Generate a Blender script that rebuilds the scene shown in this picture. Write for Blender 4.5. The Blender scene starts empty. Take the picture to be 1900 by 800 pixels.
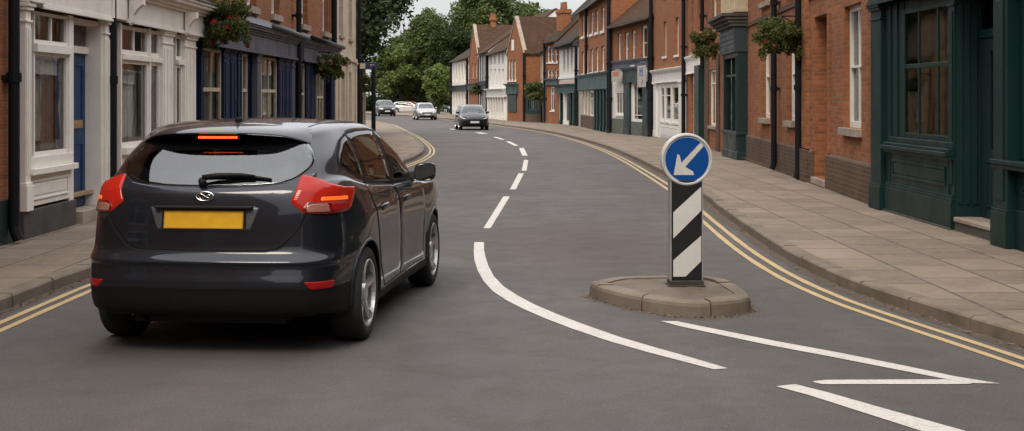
import bpy, bmesh, math, random
import numpy as np
from mathutils import Vector, Matrix
from mathutils.bvhtree import BVHTree

SC = bpy.context.scene
COL = SC.collection
RND = random.Random(11)
FPX, EYE = 2500.0, 1.65          # focal length in photo pixels, eye height in metres


def ground_z(y):
    """the street falls gently by a third of a metre towards the bend"""
    t = min(1.0, max(0.0, (y - 15.0) / 65.0))
    return -0.33 * t * t * (3 - 2 * t)


def at(px, py, h=0.0):
    """survey: the point of the street surface (plus h) that the photo pixel shows"""
    y = 30.0
    for _ in range(120):
        y = .5 * y + .5 * FPX * (EYE - h - ground_z(y)) / (py - 180.0)
    return Vector(((px - 950.0) * y / FPX, y, ground_z(y) + h))


# ------------------------------------------------------------------ naming
def thing(name, label, cat, loc=(0, 0, 0), rz=0.0, group=None):
    o = bpy.data.objects.new(name, None)
    o.empty_display_size = .2
    COL.objects.link(o)
    o.location = loc
    o.rotation_euler = (0, 0, rz)
    return tag(o, label, cat, group)


def tag(o, label, cat, group=None):
    o['label'] = label
    o['category'] = cat
    if group:
        o['group'] = group
    return o


def structure(o):
    o['kind'] = 'structure'
    return o


# ------------------------------------------------------------------ mesh builder
class MB:
    def __init__(s):
        s.v, s.f, s.m = [], [], []

    def face(s, idx, m=0):
        s.f.append(tuple(idx)); s.m.append(m)

    def poly(s, pts, m=0):
        b = len(s.v); s.v += [tuple(p) for p in pts]
        s.face(range(b, b + len(pts)), m)

    def box(s, x0, x1, y0, y1, z0, z1, m=0):
        if x1 < x0: x0, x1 = x1, x0
        if y1 < y0: y0, y1 = y1, y0
        if z1 < z0: z0, z1 = z1, z0
        b = len(s.v)
        s.v += [(x0, y0, z0), (x1, y0, z0), (x1, y1, z0), (x0, y1, z0),
                (x0, y0, z1), (x1, y0, z1), (x1, y1, z1), (x0, y1, z1)]
        for q in ((0, 3, 2, 1), (4, 5, 6, 7), (0, 1, 5, 4), (1, 2, 6, 5), (2, 3, 7, 6), (3, 0, 4, 7)):
            s.face([b + i for i in q], m)
        return s

    def prism(s, pts, d, m=0):
        """pts: outline (3-D, planar), d: extrusion vector; closed solid"""
        n = len(pts); b = len(s.v); d = Vector(d)
        s.v += [tuple(p) for p in pts] + [tuple(Vector(p) + d) for p in pts]
        s.face(range(b + n - 1, b - 1, -1), m)
        s.face(range(b + n, b + 2 * n), m)
        for i in range(n):
            j = (i + 1) % n
            s.face((b + i, b + j, b + n + j, b + n + i), m)
        return s

    def tube(s, pts, r, n=10, m=0, cap=True):
        """tube through points, r a number or one per point"""
        pts = [Vector(p) for p in pts]
        rs = r if isinstance(r, (list, tuple)) else [r] * len(pts)
        b0 = len(s.v)
        t0 = (pts[1] - pts[0]).normalized()
        a = t0.orthogonal().normalized()
        for i, p in enumerate(pts):
            t = (pts[min(i + 1, len(pts) - 1)] - pts[max(i - 1, 0)]).normalized()
            a = (a - t * a.dot(t)).normalized()
            c = t.cross(a)
            for k in range(n):
                q = 2 * math.pi * k / n
                s.v.append(tuple(p + (a * math.cos(q) + c * math.sin(q)) * rs[i]))
        for i in range(len(pts) - 1):
            for k in range(n):
                k2 = (k + 1) % n
                s.face((b0 + i * n + k, b0 + i * n + k2, b0 + (i + 1) * n + k2, b0 + (i + 1) * n + k), m)
        if cap:
            s.face([b0 + k for k in range(n - 1, -1, -1)], m)
            e = b0 + (len(pts) - 1) * n
            s.face([e + k for k in range(n)], m)
        return s

    def lathe(s, prof, n=32, m=0, axis='y', c=(0, 0, 0)):
        """prof: (radius, height along axis)"""
        b = len(s.v)
        for (r, h) in prof:
            for k in range(n):
                q = 2 * math.pi * k / n
                if axis == 'y':
                    p = (r * math.cos(q), h, r * math.sin(q))
                else:
                    p = (r * math.cos(q), r * math.sin(q), h)
                s.v.append((p[0] + c[0], p[1] + c[1], p[2] + c[2]))
        for i in range(len(prof) - 1):
            for k in range(n):
                k2 = (k + 1) % n
                s.face((b + i * n + k, b + i * n + k2, b + (i + 1) * n + k2, b + (i + 1) * n + k), m)
        return s

    def build(s, name, mats, parent=None, bevel=0.0, smooth=False, seg=2, fix=True):
        me = bpy.data.meshes.new(name)
        me.from_pydata(s.v, [], s.f)
        if not isinstance(mats, (list, tuple)):
            mats = [mats]
        for m in mats:
            me.materials.append(m)
        if len(mats) > 1:
            me.polygons.foreach_set('material_index', s.m)
        if fix:
            bm = bmesh.new(); bm.from_mesh(me)
            bmesh.ops.recalc_face_normals(bm, faces=bm.faces)
            bm.to_mesh(me); bm.free()
        if smooth:
            me.polygons.foreach_set('use_smooth', [True] * len(me.polygons))
        me.update()
        o = bpy.data.objects.new(name, me)
        COL.objects.link(o)
        if parent is not None:
            o.parent = parent
        if bevel:
            b = o.modifiers.new('bevel', 'BEVEL')
            b.width = bevel; b.segments = seg; b.limit_method = 'ANGLE'
            b.angle_limit = math.radians(40); b.harden_normals = False
        return o


# ------------------------------------------------------------------ materials
class NT:
    """tiny node-graph helper"""
    def __init__(s, name):
        s.mat = bpy.data.materials.new(name)
        s.mat.use_nodes = True
        s.t = s.mat.node_tree
        s.t.nodes.clear()
        s.out = s.n('ShaderNodeOutputMaterial')

    def n(s, typ, **kw):
        nd = s.t.nodes.new(typ)
        for k, v in kw.items():
            if k in nd.inputs.keys():
                s.set(nd.inputs[k], v)
            else:
                setattr(nd, k, v)
        return nd

    def set(s, sock, v):
        if hasattr(v, 'is_output') or isinstance(v, bpy.types.NodeSocket):
            s.t.links.new(v, sock)
        elif isinstance(v, (tuple, list)) and len(v) == 3 and sock.type == 'RGBA':
            sock.default_value = (*v, 1)
        else:
            sock.default_value = v

    def obj(s):
        return s.n('ShaderNodeTexCoord').outputs['Object']

    def geo(s):
        return s.n('ShaderNodeNewGeometry').outputs['Position']

    def noise(s, vec, scale, detail=4, rough=.55, dist=0.0):
        nd = s.n('ShaderNodeTexNoise', Scale=scale, Detail=detail, Roughness=rough, Distortion=dist)
        s.set(nd.inputs['Vector'], vec)
        return nd.outputs['Fac']

    def ramp(s, fac, stops):
        nd = s.n('ShaderNodeValToRGB')
        s.set(nd.inputs['Fac'], fac)
        e = nd.color_ramp.elements
        while len(e) < len(stops):
            e.new(.5)
        for i, (p, c) in enumerate(stops):
            e[i].position = p
            e[i].color = (*c, 1) if len(c) == 3 else c
        return nd.outputs['Color']

    def mix(s, fac, a, b, mode='MIX'):
        nd = s.n('ShaderNodeMix', data_type='RGBA', blend_type=mode)
        s.set(nd.inputs[0], fac); s.set(nd.inputs[6], a); s.set(nd.inputs[7], b)
        return nd.outputs[2]

    def math(s, op, a, b=0.0, clamp=False):
        nd = s.n('ShaderNodeMath', operation=op, use_clamp=clamp)
        s.set(nd.inputs[0], a); s.set(nd.inputs[1], b)
        return nd.outputs[0]

    def mapr(s, v, a, b, c=0.0, d=1.0):
        nd = s.n('ShaderNodeMapRange')
        s.set(nd.inputs[0], v)
        nd.inputs[1].default_value = a; nd.inputs[2].default_value = b
        nd.inputs[3].default_value = c; nd.inputs[4].default_value = d
        return nd.outputs[0]

    def bump(s, h, strength=.3, dist=.01):
        nd = s.n('ShaderNodeBump', Strength=strength, Distance=dist)
        s.set(nd.inputs['Height'], h)
        return nd.outputs['Normal']

    def principled(s, col, rough=.6, metal=0.0, normal=None, **kw):
        nd = s.n('ShaderNodeBsdfPrincipled')
        s.set(nd.inputs['Base Color'], col)
        s.set(nd.inputs['Roughness'], rough)
        s.set(nd.inputs['Metallic'], metal)
        if normal is not None:
            s.set(nd.inputs['Normal'], normal)
        for k, v in kw.items():
            s.set(nd.inputs[k.replace('_', ' ')], v)
        s.t.links.new(nd.outputs[0], s.out.inputs['Surface'])
        return s.mat


def wall_uv(t):
    """metres along the wall and up, from object space"""
    sp = t.n('ShaderNodeSeparateXYZ'); t.set(sp.inputs[0], t.obj())
    c = t.n('ShaderNodeCombineXYZ')
    t.set(c.inputs[0], t.math('ADD', sp.outputs[0], sp.outputs[1]))
    t.set(c.inputs[1], sp.outputs[2])
    return c.outputs[0], sp


def mat_brick(name, c1, c2, mortar, dirt=.5):
    t = NT(name)
    uv, sp = wall_uv(t)
    br = t.n('ShaderNodeTexBrick', Scale=1.0, offset=.5)
    br.inputs['Vector'].default_value = (0, 0, 0)
    t.set(br.inputs['Vector'], uv)
    br.inputs['Brick Width'].default_value = .225
    br.inputs['Row Height'].default_value = .075
    br.inputs['Mortar Size'].default_value = .009
    br.inputs['Mortar Smooth'].default_value = .25
    br.inputs['Bias'].default_value = -.05
    t.set(br.inputs['Color1'], c1); t.set(br.inputs['Color2'], c2); t.set(br.inputs['Mortar'], mortar)
    n1 = t.noise(t.obj(), .55, 5, .6)
    n2 = t.noise(t.obj(), 9.0, 3, .6)
    n3 = t.noise(t.obj(), 60.0, 2, .6)
    col = t.mix(t.mapr(n1, .38, .72, 0, dirt), br.outputs['Color'], (c1[0] * .42, c1[1] * .45, c1[2] * .55))
    col = t.mix(t.mapr(n2, .45, .75, 0, .45), col, (c2[0] * 1.35, c2[1] * 1.4, c2[2] * 1.45))
    col = t.mix(t.mapr(n3, .3, .7, 0, .35), col, (c1[0] * .5, c1[1] * .5, c1[2] * .5))
    h = t.math('ADD', t.math('MULTIPLY', br.outputs['Fac'], -1.0), t.math('MULTIPLY', n3, .5))
    return t.principled(col, .9, normal=t.bump(h, .55, .008), Specular_IOR_Level=.2)


def mat_paint(name, c, rough=.45, dirt=.35, dirtcol=None, streak=True, coat=0.0, spec=.35):
    t = NT(name)
    uv, sp = wall_uv(t)
    dirtcol = dirtcol or (c[0] * .55, c[1] * .5, c[2] * .43)
    n1 = t.noise(t.obj(), 2.2, 6, .65)
    mp = t.n('ShaderNodeMapping'); mp.inputs['Scale'].default_value = (22, 22, .9)
    t.set(mp.inputs['Vector'], t.obj())
    n2 = t.noise(mp.outputs[0], 1.0, 4, .6)
    fac = t.math('MULTIPLY', t.mapr(n1, .42, .78), t.mapr(n2, .3, .75, .35, 1.0))
    col = t.mix(t.math('MULTIPLY', fac, dirt * 2.0, True), c, dirtcol)
    n3 = t.noise(t.obj(), 70, 2)
    return t.principled(col, t.mapr(n1, .3, .7, rough - .08, rough + .15), normal=t.bump(n3, .08, .003),
                        Coat_Weight=coat, Coat_Roughness=.2, Specular_IOR_Level=spec)


def mat_plain(name, c, rough=.5, metal=0.0, var=.12, scale=12, **kw):
    t = NT(name)
    n = t.noise(t.obj(), scale, 4)
    col = t.mix(t.mapr(n, .3, .7), (c[0] * (1 - var), c[1] * (1 - var), c[2] * (1 - var)),
                (min(1, c[0] * (1 + var)), min(1, c[1] * (1 + var)), min(1, c[2] * (1 + var))))
    return t.principled(col, rough, metal, **kw)


def mat_stone(name, c, scale=8):
    t = NT(name)
    n1 = t.noise(t.obj(), scale * .3, 5); n2 = t.noise(t.obj(), scale * 8, 3)
    col = t.mix(t.mapr(n1, .35, .7), c, (c[0] * .55, c[1] * .53, c[2] * .5))
    col = t.mix(t.mapr(n2, .4, .75, 0, .5), col, (c[0] * .6, c[1] * .6, c[2] * .6))
    return t.principled(col, .85, normal=t.bump(n2, .3, .004))


def mat_glass(name, tint, refl_min=.04, rough=.02, wave=.06):
    t = NT(name)
    tr = t.n('ShaderNodeBsdfTransparent'); t.set(tr.inputs[0], tint)
    gl = t.n('ShaderNodeBsdfGlossy'); gl.inputs['Roughness'].default_value = rough
    t.set(gl.inputs['Color'], (.95, .97, .97))
    uv = t.noise(t.obj(), 1.6, 2)
    t.set(gl.inputs['Normal'], t.bump(uv, wave, .02))
    fr = t.n('ShaderNodeFresnel'); fr.inputs['IOR'].default_value = 1.5
    fac = t.math('MAXIMUM', fr.outputs[0], refl_min)
    mx = t.n('ShaderNodeMixShader')
    t.set(mx.inputs[0], fac)
    t.t.links.new(tr.outputs[0], mx.inputs[1]); t.t.links.new(gl.outputs[0], mx.inputs[2])
    t.t.links.new(mx.outputs[0], t.out.inputs['Surface'])
    return t.mat


def mat_emit(name, c, strength, base=(.3, .02, .01), rough=.15):
    t = NT(name)
    return t.principled(base, rough, Emission_Color=c, Emission_Strength=strength, Specular_IOR_Level=.3)


def mat_leaf(name, dark, light, scale=1.3, tr=.35):
    t = NT(name)
    g = t.n('ShaderNodeNewGeometry')
    n1 = t.noise(t.obj(), scale, 3)
    n2 = g.outputs['Random Per Island']
    f = t.math('ADD', t.math('MULTIPLY', t.mapr(n1, .3, .7), .6), t.math('MULTIPLY', n2, .4))
    col = t.mix(f, dark, light)
    d = t.n('ShaderNodeBsdfPrincipled'); t.set(d.inputs['Base Color'], col); d.inputs['Roughness'].default_value = .55
    d.inputs['Specular IOR Level'].default_value = .25
    tl = t.n('ShaderNodeBsdfTranslucent'); t.set(tl.inputs[0], col)
    mx = t.n('ShaderNodeMixShader'); mx.inputs[0].default_value = tr
    t.t.links.new(d.outputs[0], mx.inputs[1]); t.t.links.new(tl.outputs[0], mx.inputs[2])
    t.t.links.new(mx.outputs[0], t.out.inputs['Surface'])
    return t.mat


def mat_asphalt():
    t = NT('asphalt')
    p = t.geo()
    fine = t.noise(p, 65, 3, .8)
    vor = t.n('ShaderNodeTexVoronoi', Scale=75.0); t.set(vor.inputs['Vector'], p)
    big = t.noise(p, .35, 5, .6)
    mid = t.noise(p, 2.3, 5, .65, .6)
    mp = t.n('ShaderNodeMapping'); mp.inputs['Scale'].default_value = (1.0, .10, 1)
    t.set(mp.inputs['Vector'], p)
    lane = t.noise(mp.outputs[0], .9, 4, .6)
    col = t.mix(t.mapr(big, .35, .68), (.073, .065, .060), (.112, .101, .094))
    col = t.mix(t.mapr(mid, .45, .8, 0, .55), col, (.055, .049, .045))
    col = t.mix(t.mapr(lane, .48, .75, 0, .55), col, (.130, .113, .102))
    # worn brown patch upstream of the island
    d = t.n('ShaderNodeVectorMath', operation='DISTANCE')
    mp2 = t.n('ShaderNodeMapping'); mp2.inputs['Scale'].default_value = (1, .40, 1)
    t.set(mp2.inputs['Vector'], p)
    t.set(d.inputs[0], mp2.outputs[0]); d.inputs[1].default_value = (.85, 6.0, 0)
    pf = t.math('MULTIPLY', t.mapr(t.math('ADD', d.outputs['Value'], t.math('MULTIPLY', mid, .9)), .5, 1.9, 1, 0), .85)
    col = t.mix(pf, col, (.068, .046, .034))
    col = t.mix(t.mapr(fine, .36, .64, 0, .8), col, (.040, .036, .034))
    sp = t.mapr(vor.outputs['Color'], .90, .99, 0, .4)
    col = t.mix(sp, col, (.21, .19, .175))
    h = t.math('ADD', t.math('MULTIPLY', fine, .6), vor.outputs['Distance'])
    return t.principled(col, t.mapr(mid, .3, .7, .72, .9), normal=t.bump(h, .45, .006))


def mat_paving():
    t = NT('paving_slabs')
    p = t.geo()
    mp = t.n('ShaderNodeMapping'); mp.inputs['Rotation'].default_value = (0, 0, math.radians(90))
    t.set(mp.inputs['Vector'], p)
    br = t.n('ShaderNodeTexBrick', Scale=1.0, offset=.42)
    t.set(br.inputs['Vector'], mp.outputs[0])
    br.inputs['Brick Width'].default_value = .86; br.inputs['Row Height'].default_value = .58
    br.inputs['Mortar Size'].default_value = .013; br.inputs['Mortar Smooth'].default_value = .3
    t.set(br.inputs['Color1'], (.285, .220, .162)); t.set(br.inputs['Color2'], (.180, .136, .095))
    t.set(br.inputs['Mortar'], (.040, .031, .023))
    n1 = t.noise(p, 1.1, 6, .65); n2 = t.noise(p, 14, 4, .6); n3 = t.noise(p, 110, 2, .6)
    col = t.mix(t.mapr(n1, .38, .72, 0, .6), br.outputs['Color'], (.070, .052, .036))
    col = t.mix(t.mapr(n2, .42, .75, 0, .5), col, (.29, .235, .18))
    col = t.mix(t.mapr(n3, .3, .7, 0, .4), col, (.085, .072, .06))
    h = t.math('ADD', t.math('MULTIPLY', br.outputs['Fac'], -1.2), t.math('MULTIPLY', n2, .5))
    return t.principled(col, .85, normal=t.bump(h, .5, .012))


def mat_marking(name, c, worn):
    t = NT(name)
    p = t.geo()
    a = t.noise(p, 38, 4, .7); b = t.noise(p, 3.0, 4)
    w = t.math('MULTIPLY', t.mapr(a, .50, .70), t.mapr(b, .3, .65, .3, 1.0))
    col = t.mix(t.math('MULTIPLY', w, worn, True), c, (.10, .09, .08))
    col = t.mix(t.mapr(b, .35, .75, 0, .35), col, (c[0] * .7, c[1] * .66, c[2] * .6))
    return t.principled(col, .75, normal=t.bump(a, .2, .004))


M = {}
M['brick'] = mat_brick('red_brick', (.40, .152, .064), (.20, .074, .034), (.25, .155, .090), .75)
M['brick_soot'] = mat_brick('sooty_brick', (.135, .085, .055), (.085, .055, .038), (.17, .13, .095), .7)
M['brick_far'] = mat_brick('orange_brick', (.36, .140, .060), (.235, .085, .039), (.23, .14, .075), .45)
M['white'] = mat_paint('white_paint', (.82, .775, .705), dirt=.26)
M['white_clean'] = mat_paint('white_gloss', (.72, .695, .65), dirt=.22)
M['cream'] = mat_paint('cream_render', (.52, .44, .33), .8, .5)
M['stone'] = mat_stone('sandstone', (.36, .30, .235))
M['darkstone'] = mat_stone('dark_stone', (.075, .066, .056))
M['slate'] = mat_stone('slate', (.085, .085, .09), 14)
M['navy'] = mat_paint('navy_paint', (.003, .011, .042), .5, .12, (.006, .010, .022), spec=.15)
M['blue'] = mat_paint('blue_door_paint', (.010, .040, .115), .45, .3, (.012, .02, .04), spec=.3)
M['greyblue'] = mat_paint('grey_blue_paint', (.075, .078, .10), .5, .4)
M['green'] = mat_paint('dark_green_paint', (.0046, .0235, .0220), .42, .2, (.008, .020, .017), spec=.22)
M['green_far'] = mat_paint('sea_green_paint', (.035, .085, .080), .5, .3)
M['bottle'] = mat_paint('bottle_green_paint', (.010, .028, .026), .4, .3)
M['black'] = mat_plain('black_iron', (.007, .0075, .009), .5, 0, .2, Specular_IOR_Level=.2)
M['lead'] = mat_plain('weathered_lead', (.10, .10, .11), .6)
M['curtain'] = mat_plain('net_curtain', (.62, .58, .50), .9)
M['timber'] = mat_plain('brown_board', (.34, .22, .125), .7, 0, .3, 5)
M['tan'] = mat_plain('pale_blind', (.42, .35, .25), .85)
M['glass'] = mat_glass('window_glass', (.80, .82, .80), .15)
M['brass'] = mat_plain('brass', (.55, .36, .16), .35, .8)
M['asphalt'] = mat_asphalt()
M['paving'] = mat_paving()
M['kerb'] = mat_stone('kerb_granite', (.20, .16, .12), 10)
M['roadwhite'] = mat_marking('white_road_paint', (.52, .50, .465), .75)
M['roadyellow'] = mat_marking('yellow_road_paint', (.47, .34, .165), .75)
M['leaf'] = mat_leaf('leaf', (.036, .062, .018), (.150, .180, .054))
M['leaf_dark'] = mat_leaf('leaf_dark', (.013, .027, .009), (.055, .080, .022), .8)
M['leaf_light'] = mat_leaf('leaf_light', (.064, .104, .028), (.200, .235, .066), 1.0)
M['leaf_basket'] = mat_leaf('leaf_basket', (.026, .045, .012), (.125, .145, .034), 6)
M['leaf_warm'] = mat_leaf('leaf_warm', (.045, .055, .014), (.15, .145, .035), 6)
M['flower_red'] = mat_leaf('flower_red', (.42, .012, .020), (.60, .05, .06), 8, .2)
M['flower_pink'] = mat_leaf('flower_pink', (.40, .12, .10), (.55, .22, .16), 8, .2)
M['bark'] = mat_stone('bark', (.055, .042, .032), 10)


def mat_roof(name, c):
    t = NT(name)
    uv, sp = wall_uv(t)
    br = t.n('ShaderNodeTexBrick', Scale=1.0, offset=.5)
    t.set(br.inputs['Vector'], t.obj())
    sp2 = t.n('ShaderNodeCombineXYZ')
    t.set(sp2.inputs[0], sp.outputs[0]); t.set(sp2.inputs[1], t.math('ADD', sp.outputs[2], t.math('MULTIPLY', sp.outputs[1], .6)))
    t.set(br.inputs['Vector'], sp2.outputs[0])
    br.inputs['Brick Width'].default_value = .28; br.inputs['Row Height'].default_value = .2
    br.inputs['Mortar Size'].default_value = .012
    t.set(br.inputs['Color1'], c); t.set(br.inputs['Color2'], (c[0] * .65, c[1] * .65, c[2] * .68))
    t.set(br.inputs['Mortar'], (c[0] * .3, c[1] * .3, c[2] * .3))
    n1 = t.noise(t.obj(), .7, 5); n2 = t.noise(t.obj(), 12, 3)
    col = t.mix(t.mapr(n1, .35, .7, 0, .7), br.outputs['Color'], (c[0] * .5, c[1] * .55, c[2] * .55))
    col = t.mix(t.mapr(n2, .45, .7, 0, .4), col, (c[0] * 1.5, c[1] * 1.5, c[2] * 1.3))
    return t.principled(col, .9, normal=t.bump(br.outputs['Fac'], -.6, .02), Specular_IOR_Level=.1)


M['roof'] = mat_roof('clay_tiles', (.078, .045, .028))
M['roof_dark'] = mat_roof('slate_tiles', (.060, .042, .031))

# light of the place: bright overcast, soft sun from behind the camera
SUN_A, SUN_E, SUN_W = 196.0, 48.0, 1.5
CLOUD = (4.7, 4.62, 4.66)
ZENITH = 4.4
EXPO = 0.5
# ------------------------------------------------------------------ street setting
def cr(pts, n=8):
    """Catmull-Rom through 2-D points"""
    P = [Vector(p) for p in pts]
    P = [P[0] * 2 - P[1]] + P + [P[-1] * 2 - P[-2]]
    out = []
    for i in range(1, len(P) - 2):
        for k in range(n):
            t = k / n
            a, b, c, d = P[i - 1], P[i], P[i + 1], P[i + 2]
            out.append(.5 * ((2 * b) + (c - a) * t + (2 * a - 5 * b + 4 * c - d) * t * t + (3 * b - a - 3 * c + d) * t ** 3))
    out.append(P[-2])
    return out


def resample(pl, step):
    out = [pl[0]]; acc = 0.0
    for a, b in zip(pl, pl[1:]):
        L = (b - a).length
        while acc + L >= step:
            a = a + (b - a) * ((step - acc) / L)
            L = (b - a).length
            out.append(a); acc = 0.0
        acc += L
    out.append(pl[-1])
    return out


def offset(pl, d):
    out = []
    for i, p in enumerate(pl):
        t = (pl[min(i + 1, len(pl) - 1)] - pl[max(i - 1, 0)]).normalized()
        out.append(p + Vector((t.y, -t.x)) * d)      # positive: to the right of the direction
    return out


KR = cr([(6.2, -20), (5.2, -6), (4.55, 2), (3.95, 6), (3.44, 8.6), (3.16, 9.9), (2.94, 11.1), (2.82, 12.7), (2.82, 15), (2.96, 18.8),
         (3.16, 22.9), (3.31, 30.8), (3.40, 38), (3.38, 47.2), (3.05, 59.4), (2.3, 72), (.95, 83), (-1.51, 97), (-4.2, 111), (-7.6, 127),
         (-13, 146), (-22, 170)], 10)
KL = cr([(-4.1, -20), (-4.0, 0), (-3.93, 10.3), (-3.86, 12.5), (-3.6, 18), (-3.2, 26), (-2.83, 34), (-2.72, 38.5), (-2.86, 43.8),
         (-3.42, 51.2), (-4.9, 66), (-6.78, 81), (-9.3, 99), (-13.5, 118), (-20, 137), (-31, 160)], 10)


def x_on(pl, y):
    for a, b in zip(pl, pl[1:]):
        if a.y <= y <= b.y:
            return a.x + (b.x - a.x) * (y - a.y) / max(1e-6, b.y - a.y)
    return pl[-1].x if y > pl[-1].y else pl[0].x


def strip(name, left, right, dz, mat, sub=1):
    """sheet between two polylines with the same number of points"""
    mb = MB()
    for a, b in zip(left, right):
        for k in range(sub + 1):
            p = a + (b - a) * (k / sub)
            mb.v.append((p.x, p.y, ground_z(p.y) + dz))
    w = sub + 1
    for i in range(len(left) - 1):
        for k in range(sub):
            mb.face((i * w + k, i * w + k + 1, (i + 1) * w + k + 1, (i + 1) * w + k))
    o = mb.build(name, mat)
    return o


ys = [-20 + i * .75 for i in range(int(166 / .75))]
structure(strip('road', [Vector((x_on(KL, y), y)) for y in ys], [Vector((x_on(KR, y), y)) for y in ys], 0.0, M['asphalt'], 6))
# the wider ground below everything, out to the horizon
mb = MB()
gx = [-900, -300, -100, -40, -14, 0, 14, 40, 100, 300, 900]
gy = [-300, -60, -10] + [15 + 5 * i for i in range(14)] + [120, 200, 400, 900, 2500]
for y in gy:
    for x in gx:
        mb.v.append((x, y, ground_z(y) - .06))
for j in range(len(gy) - 1):
    for i in range(len(gx) - 1):
        mb.face((j * len(gx) + i, j * len(gx) + i + 1, (j + 1) * len(gx) + i + 1, (j + 1) * len(gx) + i))
structure(mb.build('ground', mat_stone('earth', (.085, .078, .05), .5)))

KERB = .105
KW = .15


def pavement(kerb, side, far):
    """paving from the kerb stones back to the house fronts"""
    inner = offset(kerb, side * (KW - .01))
    a, b = [], []
    for p in inner:
        a.append(p); b.append(Vector((far(p.y), p.y)))
    if side > 0:
        return strip('pavement', a, b, KERB - .004, M['paving'], 4)
    return strip('pavement', b, a, KERB - .004, M['paving'], 4)


def far_r(y):
    return max(9.5 if y < 75 else 9.5 - (y - 75) * .20, x_on(KR, y) + 2.5)


structure(pavement(KR, 1, far_r))
structure(pavement(KL, -1, lambda y: min(-9.0, x_on(KL, y) - 4)))


def kerb_stones(name, kerb, side):
    """dressed stones about 0.9 m long, slightly out of line, with open joints"""
    mb = MB(); r = random.Random(3)
    pts = resample(kerb, .30)
    i = 0
    while i < len(pts) - 3:
        seg = pts[i:i + 4]; i += 3
        if seg[0].y < 2:
            continue
        dz = r.uniform(-.006, .006); dl = r.uniform(-.006, .006)
        gap = .011
        t0 = (seg[1] - seg[0]).normalized(); t1 = (seg[-1] - seg[-2]).normalized()
        seg = [seg[0] + t0 * gap] + seg[1:-1] + [seg[-1] - t1 * gap]
        fr = offset(seg, side * dl)
        tl = offset(seg, side * (.012 + dl)); tl2 = offset(seg, side * (.03 + dl))
        bk = offset(seg, side * KW)
        b0 = len(mb.v); prof = 5
        for k in range(4):
            z = ground_z(seg[k].y)
            for (p, h) in ((fr[k], -.05), (fr[k], KERB - .022 + dz), (tl[k], KERB - .006 + dz), (tl2[k], KERB + dz), (bk[k], KERB + dz * .5)):
                mb.v.append((p.x, p.y, z + h))
            mb.v.append((bk[k].x, bk[k].y, z - .05))
        prof = 6
        for k in range(3):
            for j in range(prof - 1):
                mb.face((b0 + k * prof + j, b0 + k * prof + j + 1, b0 + (k + 1) * prof + j + 1, b0 + (k + 1) * prof + j))
        mb.face([b0 + j for j in range(prof)]); mb.face([b0 + 3 * prof + j for j in range(prof - 1, -1, -1)])
    o = mb.build(name, M['kerb'])
    return structure(o)


kerb_stones('kerb', KR, 1)
kerb_stones('kerb', KL, -1)
# dark joint bed below the stones
MK = .004


def ribbon(name, pl, w, mat, dz=MK, jitter=0.0):
    r = random.Random(5)
    j = [r.uniform(-jitter, jitter) for _ in pl]
    L = [p for p in offset(pl, -w / 2)]; Rr = offset(pl, w / 2)
    L = [p + Vector((j[i], 0)) for i, p in enumerate(L)]; Rr = [p + Vector((j[-i - 1], 0)) for i, p in enumerate(Rr)]
    return structure(strip(name, L, Rr, dz, mat))


def cut(pl, y0, y1):
    return [p for p in pl if y0 <= p.y <= y1]


kr = resample(KR, .35); kl = resample(KL, .35)
M['grime'] = mat_stone('gutter_grime', (.085, .062, .044), 30)
ribbon('gutter', cut(offset(kr, -.055), 3, 90), .13, M['grime'], dz=.002, jitter=.025)
ribbon('gutter', cut(offset(kl, .05), 3, 60), .12, M['grime'], dz=.002, jitter=.025)
ribbon('yellow_line', cut(offset(kr, -.24), 3, 135), .062, M['roadyellow'], jitter=.003)
ribbon('yellow_line', cut(offset(kr, -.39), 3, 135), .062, M['roadyellow'], jitter=.003)
ribbon('yellow_line', cut(offset(kl, .20), 3, 110), .060, M['roadyellow'], jitter=.003)
ribbon('yellow_line', cut(offset(kl, .33), 3, 110), .060, M['roadyellow'], jitter=.003)


def marking(pairs, name='road_marking'):
    L = [at(*a).to_2d() for a, b in pairs]; Rr = [at(*b).to_2d() for a, b in pairs]
    return structure(strip(name, L, Rr, MK, M['roadwhite']))


for q in (((897, 424), (910, 424), (934, 365), (946, 365)), ((946, 352), (957, 352), (962, 322), (972, 322)),
          ((968, 317), (977, 317), (972, 297), (980, 297)), ((969, 289), (979, 289), (963, 275), (972, 275)),
          ((954, 270.5), (962, 270.5), (938, 262.5), (946, 262.5)), ((930, 259.3), (937, 259.3), (914, 254.2), (921, 254.2)),
          ((892, 248.5), (906, 248.5), (880, 245.8), (892, 245.8)), ((838, 240.9), (846, 240.9), (834, 239.4), (841, 239.4))):
    marking([(q[0], q[1]), (q[2], q[3])])
marking([((880, 450), (898, 450)), ((879, 465), (898, 464)), ((880, 482), (901, 478)), ((886, 502), (906, 494)), ((897, 522), (916, 513)),
         ((914, 541), (934, 532)), ((940, 558), (960, 549)), ((971, 574), (992, 566)), ((1010, 591), (1034, 584)), ((1062, 611), (1086, 604)),
         ((1130, 634), (1152, 627)), ((1200, 654), (1220, 647)), ((1270, 672.5), (1288, 666)), ((1325, 686.5), (1350, 684.5))])
marking([((1226, 596.5), (1256, 597)), ((1262, 606.5), (1300, 606)), ((1420, 640), (1440, 634)), ((1540, 662.5), (1560, 656)),
         ((1660, 686), (1680, 680)), ((1750, 703.6), (1775, 700)), ((1800, 712), (1856, 713))])
marking([((1509, 710), (1510, 708.5)), ((1526, 714), (1534, 706)), ((1760, 714), (1756, 705)), ((1802, 713.6), (1802, 712.4))])
marking([((1440, 718), (1475, 714)), ((1500, 734), (1535, 729)), ((1600, 766), (1640, 759)), ((1700, 798), (1770, 795)), ((1830, 838), (1900, 834))])

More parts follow.
